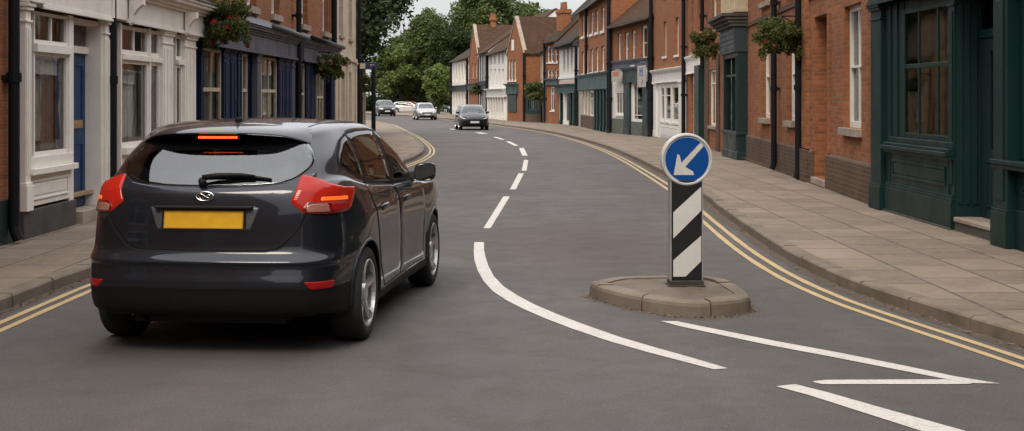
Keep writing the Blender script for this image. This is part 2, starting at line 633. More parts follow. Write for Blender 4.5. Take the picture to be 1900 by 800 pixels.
# loose leaves and grit gathered in the channels and round the island
def litter(name, pts, spread, n, mat, r, size=(.006, .016)):
    mb = MB()
    for _ in range(n):
        k = r.randrange(len(pts)); p = pts[k]
        a = r.uniform(0, 6.28); d = abs(r.gauss(0, spread))
        x, y, z0 = p[0] + math.cos(a) * d, p[1] + math.sin(a) * d * 1.3, p[2]
        s = r.uniform(*size); b = r.uniform(0, 3.14); tz = r.uniform(.002, .010)
        c, sn = math.cos(b) * s, math.sin(b) * s
        mb.poly([(x - c, y - sn, z0 + .006), (x + sn * .5, y - c * .5, z0 + .006 + tz), (x + c, y + sn, z0 + .007), (x - sn * .5, y + c * .5, z0 + .005 + tz * .4)])
    o = mb.build(name, mat, fix=False)
    o['kind'] = 'stuff'
    return o


M['litter'] = mat_leaf('dry_leaf', (.12, .075, .035), (.26, .17, .085), 20, .1)
rr = random.Random(21)
pr = [(p.x - .04, p.y, ground_z(p.y)) for p in resample(cut(KR, 7, 34), .12)]
pl_ = [(p.x + .05, p.y, ground_z(p.y)) for p in resample(cut(KL, 8, 20), .12)]
litter('leaf_litter', pr + pl_, .06, 1800, M['litter'], rr)
fr_ = [(5.12, 13.5 + i * .1, KERB) for i in range(60)] + [(5.15 + (i * .1) * .05, 19.4 + i * .1, KERB) for i in range(150)]
fl_ = [(-5.28, 12 + i * .1, KERB) for i in range(70)]
litter('leaf_litter', fr_ + fl_, .06, 1500, M['litter'], rr)
# ------------------------------------------------------------------ traffic island and bollard
def smooth_closed(pts, n=6):
    P = [Vector(p) for p in pts]; N = len(P); out = []
    for i in range(N):
        a, b, c, d = P[i - 1], P[i], P[(i + 1) % N], P[(i + 2) % N]
        for k in range(n):
            t = k / n
            out.append(.5 * ((2 * b) + (c - a) * t + (2 * a - 5 * b + 4 * c - d) * t * t + (3 * b - a - 3 * c + d) * t ** 3))
    return out


isl = thing('traffic_island', 'low D-shaped stone traffic island in the road under the striped bollard', 'traffic island', (1.3, 10.85, 0))
ol = smooth_closed([(-.64, .34), (-.40, .66), (.04, .74), (.38, .66), (.54, .30), (.56, -.30), (.46, -.60), (.04, -.775), (-.36, -.40), (-.62, .12)], 6)
ol = [Vector(p) for p in ol]
cc = sum(ol, Vector((0, 0))) / len(ol)
mb = MB()
N = len(ol)
rr = random.Random(8)
# kerb stones of the island: five stones with open joints
cuts = [0, 12, 24, 34, 40, 47, 54, N]
for a, b in zip(cuts, cuts[1:]):
    idx = list(range(a, b + 1))
    dz = rr.uniform(-.006, .006)
    base = len(mb.v)
    for n_, i in enumerate(idx):
        p = ol[i % N].copy()
        q = ol[(i + 1) % N] - ol[i - 1]
        q.normalize()
        if n_ == 0: p += q * .005
        if n_ == len(idx) - 1: p -= q * .005
        rad = (p - cc); L = rad.length; rad.normalize()
        for (ins, z) in ((0, -.03), (.004, .085), (.012, .108), (.03, .120), (.15, .122)):
            r_ = p - rad * ins
            mb.v.append((r_.x, r_.y, z + (dz if z > 0 else 0)))
        r_ = p - rad * .15
        mb.v.append((r_.x, r_.y, -.03))
    for k in range(len(idx) - 1):
        for j in range(5):
            mb.face((base + k * 6 + j, base + k * 6 + j + 1, base + (k + 1) * 6 + j + 1, base + (k + 1) * 6 + j))
    mb.face([base + j for j in range(6)]); e = base + (len(idx) - 1) * 6
    mb.face([e + j for j in range(5, -1, -1)])
mb.build('kerb_ring', M['kerb'], isl, smooth=False)
mb = MB()
r0 = [cc + (p - cc) * (1 - .14 / (p - cc).length) for p in ol]
rings = [r0, [cc + (p - cc) * .6 for p in r0], [cc + (p - cc) * .25 for p in r0]]
for k, rg in enumerate(rings):
    for p in rg:
        mb.v.append((p.x, p.y, .108 + .006 * k + rr.uniform(-.004, .004)))
for k in range(2):
    for i in range(N):
        j = (i + 1) % N
        mb.face((k * N + i, k * N + j, (k + 1) * N + j, (k + 1) * N + i))
mb.face([2 * N + i for i in range(N)])
mb.build('infill', mat_stone('worn_concrete', (.150, .118, .088), 14), isl, smooth=True)
litter('leaf_litter', [(p.x + 1.3, p.y + 10.85, 0) for p in [cc + (q - cc) * 1.02 for q in ol]], .05, 900, M['litter'], rr, (.005, .012))

bol = thing('traffic_bollard', 'keep-left bollard with a blue arrow disc above black and white diagonal stripes', 'bollard', (1.408, 10.95, .115), math.radians(4))
mb = MB(); mb.box(-.135, .135, -.085, .085, 0, .052); mb.box(-.148, .148, -.10, .10, 0, .016)
mb.build('base', mat_plain('mucky_rubber', (.030, .026, .021), .8), bol, bevel=.008)
mb = MB(); mb.box(-.126, .126, -.055, .055, .052, .86)
mb.build('column', mat_plain('black_panel', (.010, .010, .011), .38), bol, bevel=.004)
mb = MB()
for x in (-.1285, .1285):
    mb.box(x - .004, x + .004, -.062, .058, .052, .86)
mb.build('edge_trim', mat_plain('aluminium_trim', (.42, .41, .40), .45, .6), bol)
kx = lambda x: (x - 1269) * .0044
kz = lambda y: 1.65 - (y - 180) * .0044 - .115
band = mat_paint('white_reflective', (.56, .55, .525), .5, .4)
for P in ([(1244, 392), (1296, 345), (1296, 389), (1244, 440)], [(1244, 480), (1296, 435), (1296, 482), (1267, 510), (1244, 510)]):
    mb = MB(); mb.prism([(kx(x), -.057, kz(y)) for x, y in P], (0, -.003, 0))
    mb.build('white_stripe', band, bol)
zc = kz(295); xc = kx(1270)
mb = MB()
mb.lathe([(0, .045), (.17, .045), (.206, .03), (.212, 0), (.212, -.045), (.208, -.058), (.196, -.062), (.190, -.058), (.188, -.050), (0, -.050)], 56, axis='y', c=(xc, 0, zc))
mb.build('sign_rim', mat_paint('grey_rim', (.50, .495, .48), .4, .3), bol, smooth=False, bevel=0)
mb = MB(); mb.lathe([(0, -.053), (.178, -.053), (.178, -.050)], 56, axis='y', c=(xc, 0, zc))
sf = mb.build('sign_face', mat_paint('sign_blue', (.002, .055, .235), .4, .18, (.01, .05, .16), spec=.2), bol)
mb = MB()
A = [(1295, 264), (1301, 270), (1266.5, 308.5), (1281, 317), (1283, 323.5), (1245, 323.5), (1252, 285), (1256, 287), (1259.5, 301)]
mb.prism([(kx(x), -.0535, kz(y)) for x, y in A], (0, -.002, 0))
mb.build('arrow', band, sf)


# ------------------------------------------------------------------ buildings
class House:
    """local frame: x along the front, -y towards the street, z up from the paving"""
    def __init__(s, name, label, p0, p1, cat='building', group='buildings along the street'):
        s.p0, s.p1 = Vector(p0), Vector(p1)
        d = s.p1 - s.p0
        s.L = d.length
        s.z0 = ground_z((s.p0.y + s.p1.y) / 2) + KERB
        s.root = thing(name, label, cat, (s.p0.x, s.p0.y, s.z0), math.atan2(d.y, d.x), group)
        s.d = d.normalized()

    def u(s, px, off=0.0):
        """metres along the front of what the photo shows at column px"""
        n = Vector((s.d.y, -s.d.x))
        p = s.p0 + n * off
        k = (px - 950) / FPX
        # p + d t = (k*y, y)
        # p.x + d.x t = k (p.y + d.y t)
        return (k * p.y - p.x) / (s.d.x - k * s.d.y)

    def v(s, px, py, off=0.0):
        t = s.u(px, off)
        n = Vector((s.d.y, -s.d.x))
        y = s.p0.y + s.d.y * t + n.y * off
        return EYE - (py - 180) * y / FPX - s.z0

    def world(s, u, off, z):
        n = Vector((s.d.y, -s.d.x))
        p = s.p0 + s.d * u + n * off
        return Vector((p.x, p.y, s.z0 + z))

    def wall(s, mat, u0, u1, v0, v1, holes=(), depth=.11, y=0.0, name='wall'):
        mb = MB()
        us = sorted({u0, u1, *[min(max(h[0], u0), u1) for h in holes], *[min(max(h[1], u0), u1) for h in holes]})
        vs = sorted({v0, v1, *[min(max(h[2], v0), v1) for h in holes], *[min(max(h[3], v0), v1) for h in holes]})
        for a, b in zip(us, us[1:]):
            for c, d in zip(vs, vs[1:]):
                m = ((a + b) / 2, (c + d) / 2)
                if any(h[0] < m[0] < h[1] and h[2] < m[1] < h[3] for h in holes):
                    continue
                mb.poly([(a, y, c), (b, y, c), (b, y, d), (a, y, d)])
        for h in holes:
            a, b, c, d = h[:4]; e = y + depth
            mb.poly([(a, y, c), (a, e, c), (a, e, d), (a, y, d)]); mb.poly([(b, y, c), (b, y, d), (b, e, d), (b, e, c)])
            mb.poly([(a, y, d), (a, e, d), (b, e, d), (b, y, d)]); mb.poly([(a, y, c), (b, y, c), (b, e, c), (a, e, c)])
        return mb.build(name, mat, s.root, fix=False)

    def shell(s, mat, u0, u1, v0, v1, depth, y=0.0, top=True, inner=None):
        """sides, back and ceiling behind the front wall"""
        mb = MB()
        mb.poly([(u0, y, v0), (u0, y, v1), (u0, depth, v1), (u0, depth, v0)])
        mb.poly([(u1, y, v0), (u1, depth, v0), (u1, depth, v1), (u1, y, v1)])
        mb.poly([(u0, depth, v0), (u0, depth, v1), (u1, depth, v1), (u1, depth, v0)])
        if top:
            mb.poly([(u0, y, v1), (u1, y, v1), (u1, depth, v1), (u0, depth, v1)])
        return mb.build('side_wall', mat, s.root, fix=False)

    def roof(s, mat, u0, u1, eave, ridge, depth, over=.25, th=.12):
        """pitched roof, ridge along the street"""
        mb = MB(); h = depth / 2
        k = (ridge - eave) / h
        e = eave - over * k
        mb.prism([(u0 - .05, -over, e), (u0 - .05, h, ridge), (u0 - .05, depth + over, e), (u0 - .05, depth + over, e + th), (u0 - .05, h, ridge + th), (u0 - .05, -over, e + th)], (u1 - u0 + .1, 0, 0))
        r = mb.build('roof', mat, s.root)
        mb = MB()
        for a in (u0, u1):
            gb = MB(); gb.poly([(a, 0.0, eave), (a, h, ridge), (a, depth, eave)])
            gb.build('gable_wall', s.sidemat, s.root, fix=False)
        mb = MB()
        mb.tube([(u0, -over - .05, e + .02), (u1, -over - .05, e + .02)], .055, 8)
        mb.build('gutter', M['black'], s.root, smooth=True)
        return r

    sidemat = None

    def gable(s, mat, roofmat, u0, u1, eave, peak, depth, over=.12, th=.12):
        """front gable, ridge running away from the street"""
        c = (u0 + u1) / 2
        mb = MB()
        for y in (0.0, depth):
            mb = MB(); mb.poly([(u0, y, eave), (u1, y, eave), (c, y, peak)])
            g = mb.build('gable_wall', mat, s.root, fix=False)
        mb = MB()
        for a, sg in ((u0, -1), (u1, 1)):
            k = (peak - eave) / abs(c - a)
            mb.prism([(a + sg * over, .02, eave - over * k), (c, .02, peak), (c, .02, peak + th * 1.3), (a + sg * over, .02, eave - over * k + th)], (0, depth, 0))
        mb.build('roof', roofmat, s.root)
        # stone coping on the gable edges
        mb = MB()
        for a, sg in ((u0, -1), (u1, 1)):
            mb.prism([(a + sg * .05, -.06, eave - .1), (c, -.06, peak + .05), (c, -.06, peak + .20), (a + sg * .05, -.06, eave + .06)], (0, .3, 0))
        mb.build('coping', M['stone'], s.root)
        return g

    def box(s, name, mat, u0, u1, y0, y1, v0, v1, parent=None, bevel=.006):
        mb = MB(); mb.box(u0, u1, y0, y1, v0, v1)
        return mb.build(name, mat, parent or s.root, bevel=bevel)

    def pipe(s, u, v0, v1, r=.05, y=-.09, collars=True, name='drainpipe', hopper=None):
        mb = MB()
        pts = [(u, y, v0), (u, y, v1)]
        if v0 < .3:
            pts = [(u, y - .05, v0 + .03), (u, y - .02, v0 + .10), (u, y, v0 + .18), (u, y, v1)]
        mb.tube(pts, r, 12)
        if collars:
            v = v0 + 1.75
            while v < v1 - .3:
                mb.tube([(u, y, v - .05), (u, y, v + .05)], r * 1.35, 12)
                mb.box(u - r * 2.0, u + r * 2.0, y + r * .6, -.001, v - .025, v + .025)
                v += 1.83
        return mb.build(name, M['black'], s.root, smooth=False)

    def pane(s, u0, u1, v0, v1, y, parent):
        mb = MB(); mb.poly([(u0, y, v0), (u1, y, v0), (u1, y, v1), (u0, y, v1)])
        return mb.build('pane', M['glass'], parent, fix=False)

    def window(s, u0, u1, v0, v1, cols=(), rows=(.5,), fw=.07, bar=.04, y=.09, th=.06, mat=None, sill=True, sillmat=None,
               curtain='sides', bevel=.004, name='window', sill_h=.09, sill_out=.07, railw=None, cmat=None):
        """frame with bars (window), pane, sill and curtain (children)"""
        mat = mat or M['white_clean']
        mb = MB()
        mb.box(u0, u0 + fw, y, y + th, v0, v1); mb.box(u1 - fw, u1, y, y + th, v0, v1)
        mb.box(u0 + fw, u1 - fw, y + .001, y + th, v0, v0 + fw * 1.2); mb.box(u0 + fw, u1 - fw, y + .001, y + th, v1 - fw, v1)
        for r in rows:
            z = v0 + (v1 - v0) * r
            w = (railw or bar)
            mb.box(u0 + fw, u1 - fw, y + .004, y + th - .004, z - w / 2, z + w / 2)
        for c in cols:
            z = u0 + (u1 - u0) * c
            mb.box(z - bar / 2, z + bar / 2, y + .008, y + th - .008, v0 + fw, v1 - fw)
        w = mb.build(name, mat, s.root, bevel=bevel)
        s.pane(u0 + fw * .5, u1 - fw * .5, v0 + fw * .5, v1 - fw * .5, y + th * .62, w)
        if sill:
            mb = MB(); mb.box(u0 - .06, u1 + .06, -sill_out, y + .02, v0 - sill_h, v0 - .001)
            mb.build('sill', sillmat or M['stone'], w, bevel=bevel * 1.5)
        if curtain:
            mb = MB(); W = u1 - u0
            spans = {'sides': ((.04, .30), (.70, .96)), 'right': ((.60, .97),), 'left': ((.03, .40),), 'full': ((.03, .97),), 'blind': ((.05, .95),)}[curtain]
            for a, b in spans:
                a = u0 + W * a; b = u0 + W * b
                lo = v0 + .05 if curtain != 'blind' else v0 + (v1 - v0) * .55
                n = max(6, int((b - a) / .035))
                base = len(mb.v)
                for i in range(n + 1):
                    q = a + (b - a) * i / n
                    dy = .03 * math.sin(i * 1.9) + .012 * math.sin(i * .7) if curtain != 'blind' else 0
                    mb.v += [(q, y + .17 + dy, lo), (q, y + .17 + dy * .7, v1 - .05)]
                for i in range(n):
                    mb.face((base + 2 * i, base + 2 * i + 2, base + 2 * i + 3, base + 2 * i + 1))
            mb.build('curtain', cmat or M['curtain'], w, fix=False, smooth=True)
        return w

    def panel(s, name, mat, u0, u1, v0, v1, y, parent=None, inset=.10, bead=.022):
        """boarding with a raised moulded panel"""
        mb = MB(); mb.box(u0, u1, y, y + .05, v0, v1)
        a, b, c, d = u0 + inset, u1 - inset, v0 + inset, v1 - inset
        for (p, q, r, t) in ((a, b, c, c + bead), (a, b, d - bead, d), (a, a + bead, c + bead, d - bead), (b - bead, b, c + bead, d - bead)):
            mb.box(p, q, y - .016, y - .0005, r, t)
        mb.box(a + .05, b - .05, y - .010, y - .0005, c + .05, d - .05)
        return mb.build(name, mat, parent or s.root, bevel=.004)

    def pilaster(s, mat, u0, u1, v0, v1, y=-.06, back=.03, flutes=0, cap=True, base=.25, name='pilaster'):
        mb = MB(); mb.box(u0, u1, y, back, v0, v1)
        w = u1 - u0
        if base:
            mb.box(u0 - .02, u1 + .02, y - .025, back, v0, v0 + base)
            mb.box(u0 - .012, u1 + .012, y - .016, back, v0 + base, v0 + base + .03)
        if cap:
            mb.box(u0 - .015, u1 + .015, y - .018, back, v1 - .20, v1 - .175)
            mb.box(u0 - .02, u1 + .02, y - .03, back, v1 - .07, v1 - .03)
            mb.box(u0 - .035, u1 + .035, y - .05, back, v1 - .03, v1 + .015)
        for i in range(flutes):
            q = u0 + w * (i + .5) / flutes
            mb.box(q - w / flutes * .27, q + w / flutes * .27, y - .012, y - .0005, v0 + base + .12, v1 - .26)
        return mb.build(name, mat, s.root, bevel=.005)

    def fascia(s, mat, u0, u1, v0, v1, y=-.10, cornice=.20, cmat=None, topmat=None):
        mb = MB(); mb.box(u0, u1, y, .04, v0, v1)
        mb.box(u0, u1, y - .02, y - .001, v0, v0 + .035); mb.box(u0, u1, y - .035, y - .001, v0 - .03, v0 - .0005)
        f = mb.build('fascia', mat, s.root, bevel=.004)
        mb = MB()
        h = .045
        for i, k in enumerate((.25, .5, .85, 1.0)):
            mb.box(u0 - .03 * k, u1 + .03 * k, y - cornice * k, .04, v1 + .001 + i * h, v1 + (i + 1) * h)
        mb.build('cornice', cmat or mat, f, bevel=.006)
        if topmat:
            mb = MB(); z = v1 + 4 * h
            mb.prism([(u0 - .03, y - cornice - .03, z + .001), (u0 - .03, .0, z + .22), (u0 - .03, .0, z + .001)], (u1 - u0 + .06, 0, 0))
            mb.build('flashing', topmat, f)
        return f

    def door(s, mat, u0, u1, v0, v1, y, glass=None, handle='brass', panels=True):
        mb = MB()
        w = u1 - u0
        if glass:
            g = (u0 + w * glass[0], u0 + w * glass[1], v0 + (v1 - v0) * glass[2], v0 + (v1 - v0) * glass[3])
            mb.box(u0, g[0], y, y + .05, v0, v1); mb.box(g[1], u1, y, y + .05, v0, v1)
            mb.box(g[0], g[1], y + .001, y + .05, v0, g[2]); mb.box(g[0], g[1], y + .001, y + .05, g[3], v1)
        else:
            mb.box(u0, u1, y, y + .05, v0, v1)
        if panels:
            rows = ((.08, .42), (.50, .93)) if not glass else ((.06, glass[2] - .06),)
            for a, b in rows:
                for c, e in (((.12, .45), (.55, .88)) if not glass else ((.14, .86),)):
                    A, B, Cc, D = u0 + w * c, u0 + w * e, v0 + (v1 - v0) * a, v0 + (v1 - v0) * b
                    for (p, q, r, t) in ((A, B, Cc, Cc + .025), (A, B, D - .025, D), (A, A + .025, Cc + .025, D - .025), (B - .025, B, Cc + .025, D - .025)):
                        mb.box(p, q, y - .014, y - .0005, r, t)
        d = mb.build('door', mat, s.root, bevel=.004)
        if glass:
            s.pane(g[0], g[1], g[2], g[3], y + .03, d)
        if handle == 'letterbox':
            mb = MB(); mb.box(u0 + w * .50, u0 + w * .86, y - .02, y - .002, v0 + 1.0, v0 + 1.10)
            mb.box(u0 + w * .54, u0 + w * .82, y - .026, y - .0205, v0 + 1.03, v0 + 1.07)
            mb.build('letterbox', M['brass'], d, bevel=.004)
        elif handle:
            mb = MB(); q = u0 + w * .10
            mb.box(q - .02, q + .02, y - .012, y - .002, v0 + .95, v0 + 1.15)
            mb.tube([(q, y - .01, v0 + 1.03), (q, y - .06, v0 + 1.03), (q + .09, y - .06, v0 + 1.03)], .011, 8)
            mb.build('handle', M[handle] if handle in M else M['brass'], d)
        return d


def chimney(H, u, y, z0, z1, w=.9, pots=2, mat=None):
    mb = MB(); mb.box(u - w / 2, u + w / 2, y - .35, y + .35, z0, z1 - .3)
    mb.box(u - w / 2 - .06, u + w / 2 + .06, y - .41, y + .41, z1 - .3, z1 - .15); mb.box(u - w / 2 - .02, u + w / 2 + .02, y - .37, y + .37, z1 - .15, z1)
    c = mb.build('chimney', mat or M['brick_far'], H.root)
    for i in range(pots):
        mb = MB(); q = u - w / 2 + w * (i + .5) / pots
        mb.lathe([(.10, z1), (.12, z1 + .1), (.09, z1 + .45), (.11, z1 + .5), (.08, z1 + .5)], 10, axis='z', c=(q, y, 0))
        mb.build('chimney_pot', M['brick_far'], c)
    return c
XL = -5.35
# ------------------------------------------------------------------ left: brick house at the edge of the photo
H = House('brick_house', 'brick house at the left edge with a dark green painted base and a black drainpipe', (XL, -14.0), (XL, 14.58))
H.sidemat = M['brick']
ww = [(q, q + 1.1, a, b) for q in (2.5, 6.5, 10.5, 14.5, 18.5, 22.5) for a, b in ((.9, 2.7), (3.9, 5.5))]
H.wall(M['brick'], 0, H.L, -.4, 6.6, ww)
H.shell(M['brick'], 0, H.L, -.4, 6.6, 8)
for w in ww:
    H.window(*w, cols=(.5,))
H.roof(M['roof_dark'], 0, H.L, 6.6, 9.4, 8)
H.box('plinth', M['bottle'], 0, H.L - .14, -.035, .02, -.1, .46)
H.pipe(H.u(26, .09), 0.0, 6.5, .058)

# ------------------------------------------------------------------ white shop with the blue door
H = House('shop', 'white painted shopfront with a blue door next to the brick house', (XL, 14.6), (XL, 18.24))
H.sidemat = M['brick']
u = H.u
fb = 2.56                                     # underside of the fascia
H.wall(M['brick'], 0, H.L, 3.05, 6.4, [(.5, 1.4, 3.75, 5.4), (2.3, 3.2, 3.75, 5.4)])
for a in (.5, 2.3): H.window(a, a + .9, 3.75, 5.4, cols=(.5,))
H.shell(M['brick'], 0, H.L, -.3, 6.4, 8)
H.roof(M['roof_dark'], 0, H.L, 6.4, 9.2, 8)
H.fascia(M['white'], u(61) - .02, u(192), fb, 3.02, y=-.10, cornice=.16, topmat=M['lead'])
H.box('fascia_end', M['white'], 0.0, u(61) - .021, -.15, .04, fb + .02, 3.2)
H.box('fascia_end', M['white'], u(192) + .001, H.L, -.13, .04, fb + .02, 3.2)
H.pilaster(M['white'], .02, u(60, .09), .30, fb, y=-.075, flutes=3, base=.28)
H.pilaster(M['white'], u(187), u(204, .06), .02, fb, y=-.06, flutes=2, base=.2)
H.box('post', M['white'], u(129, .03), u(137, .03), -.03, .10, .14, fb - .031)
z_tr = H.v(62, 88)
H.window(u(61) + .01, u(124), z_tr + .05, fb - .05, cols=(.52,), rows=(), y=-.01, mat=M['white'], sill=False, curtain=None, fw=.035)
H.box('transom', M['white'], u(61), u(125), -.06, .06, z_tr - .05, z_tr + .049)
zs = H.v(62, 290)
H.window(u(61) + .01, u(124), zs, z_tr - .051, rows=(), y=-.01, mat=M['white'], curtain='right', sill=False, fw=.035)
H.box('window_sill', M['white'], u(60, .09) + .005, u(129) - .01, -.115, .03, zs - .20, zs - .13)
H.box('window_sill', M['white'], u(60, .09) + .005, u(129) - .01, -.05, .03, zs - .129, zs - .001)
H.panel('stall_riser', M['white'], u(60, .09) + .01, u(129, .03) - .001, .33, zs - .201, -.03, inset=.065)
H.box('plinth', M['darkstone'], .01, u(137, .03), -.06, .05, -.1, .30)
# doorway
mb = MB()
a, b = u(137, .03) + .001, u(187)
mb.box(b - .035, b, -.02, .24, .14, fb - .04)
mb.box(a, b - .036, .14, .24, H.v(139, 90) - .04, H.v(139, 90) + .05)
mb.box(a, b - .036, .02, .24, fb - .10, fb - .04)
H_doorframe = mb.build('door_frame', M['white'], H.root, bevel=.005)
H.pane(a, b - .036, H.v(139, 90), fb - .1, .18, H_doorframe)
H.door(M['blue'], a - .02, b - .037, .15, H.v(139, 90) - .042, .19, handle='letterbox')
H.box('doorstep', M['stone'], u(139), u(187), -.10, .30, -.05, .14)
H.box('plinth', M['darkstone'], u(187) + .002, u(214), -.05, .05, -.1, .019)
mb = MB(); mb.box(.1, H.L - .1, .62, .66, 0, 2.9)
H.root_panel = mb.build('display_back', M['timber'], H.root)
mb = MB(); mb.box(.1, H.L - .1, .08, .61, .3, .34)
mb.build('display_shelf', M['timber'], H.root)
H.pipe(u(209, .09), 0.02, 6.3, .05)

# ------------------------------------------------------------------ white shop with bracketed fascia
H = House('shop', 'white shopfront with a carved bracket on its fascia and four tall panes', (XL, 18.26), (XL, 23.02))
H.sidemat = M['brick']
u = H.u
fb = H.v(222, 39)
H.wall(M['brick'], 0, H.L, 3.1, 6.4, [(.7, 1.6, 3.75, 5.4), (3.0, 3.9, 3.75, 5.4)])
for a in (.7, 3.0): H.window(a, a + .9, 3.75, 5.4, cols=(.5,))
H.shell(M['brick'], 0, H.L, -.3, 6.4, 8)
H.roof(M['roof_dark'], 0, H.L, 6.4, 9.2, 8)
H.fascia(M['white'], 0.02, H.L - .02, fb, fb + .32, y=-.12, cornice=.24, topmat=M['slate'])
for px in (219.5, 326):
    q = u(px) + .08; mb = MB()
    pr = [(-.125, 0), (-.30, .30), (-.30, .34), (-.125, .34)]
    mb.prism([(q - .07, -.142, fb - .06), (q - .07, -.19, fb - .02), (q - .07, -.20, fb + .08), (q - .07, -.26, fb + .17), (q - .07, -.33, fb + .22), (q - .07, -.33, fb + .315), (q - .07, -.142, fb + .315)], (.14, 0, 0))
    mb.lathe([(0, q - .075), (.05, q - .075), (.05, q + .075), (0, q + .075)], 14, axis='z')
    # volute drums lie along x: turn the lathe on its side
    n0 = len(mb.v) - 4 * 14
    mb.v[n0:] = [(z, y_ - .22, x_ + fb + .19) for (x_, y_, z) in mb.v[n0:]]
    n1 = len(mb.v)
    mb.build('bracket', M['white'], H.root, bevel=.005)
H.pilaster(M['white'], u(304, .08), u(323, .08), .02, fb - .03, y=-.07, flutes=3)
H.pilaster(M['white'], u(345, .08), u(365, .08), .02, fb - .03, y=-.07, flutes=3)
H.box('post', M['white'], 0.01, u(220), -.05, .08, .02, fb - .031)
z_tr = H.v(222, 105)
zs = H.v(221, 274)
m1 = u(273.5)
for (a, b, c) in ((u(220.5), m1 - .03, (.50,)), (m1 + .03, u(304, .08) - .012, ()), (u(324), u(345, .08) - .012, ())):
    H.window(a, b, z_tr + .04, fb - .05, cols=c, rows=(), y=-.02, mat=M['white'], sill=False, curtain=None, fw=.05)
    H.window(a, b, zs, z_tr - .04, cols=(), rows=(), y=-.02, mat=M['white'], sill=False, curtain='sides', fw=.05)
    H.box('transom', M['white'], a, b, -.07, .04, z_tr - .039, z_tr + .039)
H.box('mullion', M['white'], m1 - .029, m1 + .029, -.05, .06, zs, fb - .031)
H.box('window_sill', M['white'], u(220.5), u(304, .08) - .004, -.11, .03, zs - .10, zs - .001)
H.box('window_sill', M['white'], u(323) + .01, u(345, .08) - .004, -.11, .03, zs - .10, zs - .001)
H.panel('stall_riser', M['white'], u(220.5), u(304, .08) - .004, .02, zs - .101, -.03)
H.panel('stall_riser', M['white'], u(323) + .01, u(345, .08) - .004, .02, zs - .101, -.03)
mb = MB(); mb.box(.1, H.L - .1, .95, .99, 0, 2.9); mb.build('display_back', M['timber'], H.root)
mb = MB(); mb.box(.3, H.L - .3, .1, .94, .45, .50); mb.build('display_shelf', M['white_clean'], H.root)
mb = MB(); mb.box(.9, 2.4, .3, .9, .501, 1.05); mb.box(1.1, 2.1, .35, .8, 1.051, 1.35); mb.build('display_stand', M['white_clean'], H.root, bevel=.03)

# ------------------------------------------------------------------ navy shopfront under a brick upper floor
H = House('shop', 'navy blue shopfront with a grey-blue fascia under a red brick upper floor', (XL, 23.06), (XL, 40.4))
H.sidemat = M['brick']
u = H.u
up = []
for px, w in ((467, 1.0), (511, 1.05), (565, 1.1), (604, 1.2)):
    c = u(px, 0); up.append((c - w / 2, c + w / 2, 3.45, 5.3))
fb = 2.52
H.wall(M['brick'], 0, H.L, 2.85, 6.6, up, depth=.16)
for q in up: H.window(*q, cols=(.5,), y=.13, fw=.09, sill_h=.14, sill_out=.09, curtain='blind', cmat=M['tan'])
H.shell(M['brick'], 0, H.L, -.3, 6.6, 8)
H.roof(M['roof_dark'], 0, H.L, 6.6, 9.4, 8)
H.fascia(M['greyblue'], .02, u(548), fb, 2.86, y=-.13, cornice=.14, topmat=M['lead'])
H.fascia(M['greyblue'], u(555), H.L - .03, fb, 2.86, y=-.13, cornice=.14, topmat=M['lead'])
mb = MB(); mb.tube([(u(480), -.32, 3.10), (u(548), -.32, 3.06)], .05, 8); mb.build('gutter', M['lead'], H.root, smooth=True)
mb = MB(); mb.tube([(u(556), -.32, 3.10), (H.L - .1, -.32, 3.07)], .06, 8); mb.build('gutter', M['black'], H.root, smooth=True)
mb = MB(); q = u(526); mb.box(q - .02, q + .02, -.145, -.131, fb + .05, 2.84); mb.build('fascia_joint', M['lead'], H.root)


def shopwin(a, b, tr, v0=.72, frame=None, cols=(.5,), curtain='right'):
    H.window(a, b, v0, fb - .06, cols=cols, rows=(tr,), fw=.05, bar=.035, railw=.07, y=.0, mat=frame or M['tan'], sill=False, curtain=curtain)
    H.panel('stall_riser', M['navy'], a, b, .0, v0 - .01, .0)


shopwin(u(374), u(415.5, .05) - .006, .58)
shopwin(u(450), u(459), .58, cols=(), curtain=None)
shopwin(u(485), u(517.5, .05) - .006, .58)
shopwin(u(558), u(568.5, .05) - .006, .55, cols=(), curtain=None)
shopwin(u(588), u(600), .5, cols=(.5,))
for a, b, f in ((369.5, 373.5, 0), (415.5, 427, 1), (428, 440, 2), (441, 445, 0), (445.5, 449.5, 0), (517.5, 529, 2), (529.5, 541, 2), (568.5, 577, 2), (577.5, 587, 2)):
    H.pilaster(M['navy'], max(0.02, u(a, .05)), u(b, .06), .0, fb - .01, y=-.05 - .015 * (f == 0), flutes=f, base=.3 if f else .2)
for a, b in ((477, 484), (542, 548)):
    H.pilaster(M['greyblue'], u(a, .08), u(b, .09), .0, fb - .01, y=-.09, flutes=0)
H.box('post', M['navy'], u(549), u(557), -.03, .05, 0, fb - .01)
H.door(M['navy'], u(459) + .01, u(477) - .01, .02, 2.1, .07)
mb = MB(); mb.box(u(459) + .01, u(477) - .01, .05, .12, 2.101, fb); mb.build('door_frame', M['navy'], H.root)
H.door(M['navy'], u(600) + .01, u(612), .02, 2.1, .10)
H.box('door_frame', M['navy'], u(600) + .01, u(612), .08, .16, 2.101, fb)
H.pilaster(M['navy'], u(612) + .01, H.L - .05, .0, fb - .01, y=-.05, flutes=2)
mb = MB(); mb.box(.1, H.L - .1, 1.4, 1.44, 0, 2.8); mb.build('display_back', M['timber'], H.root)
mb = MB(); mb.box(.35, 2.6, .35, 1.0, .72, .95); mb.box(.35, 2.6, .35, 1.0, 1.15, 1.32); mb.box(.35, .45, .4, 1.0, .95, 1.15); mb.box(2.5, 2.6, .4, 1.0, .95, 1.15)
mb.build('display_stand', M['white_clean'], H.root, bevel=.02)
H.pipe(u(550, .10), 0.0, 6.5, .065, y=-.16)
H.pipe(u(619, .09) - .1, 2.9, 6.5, .085, y=-.12)

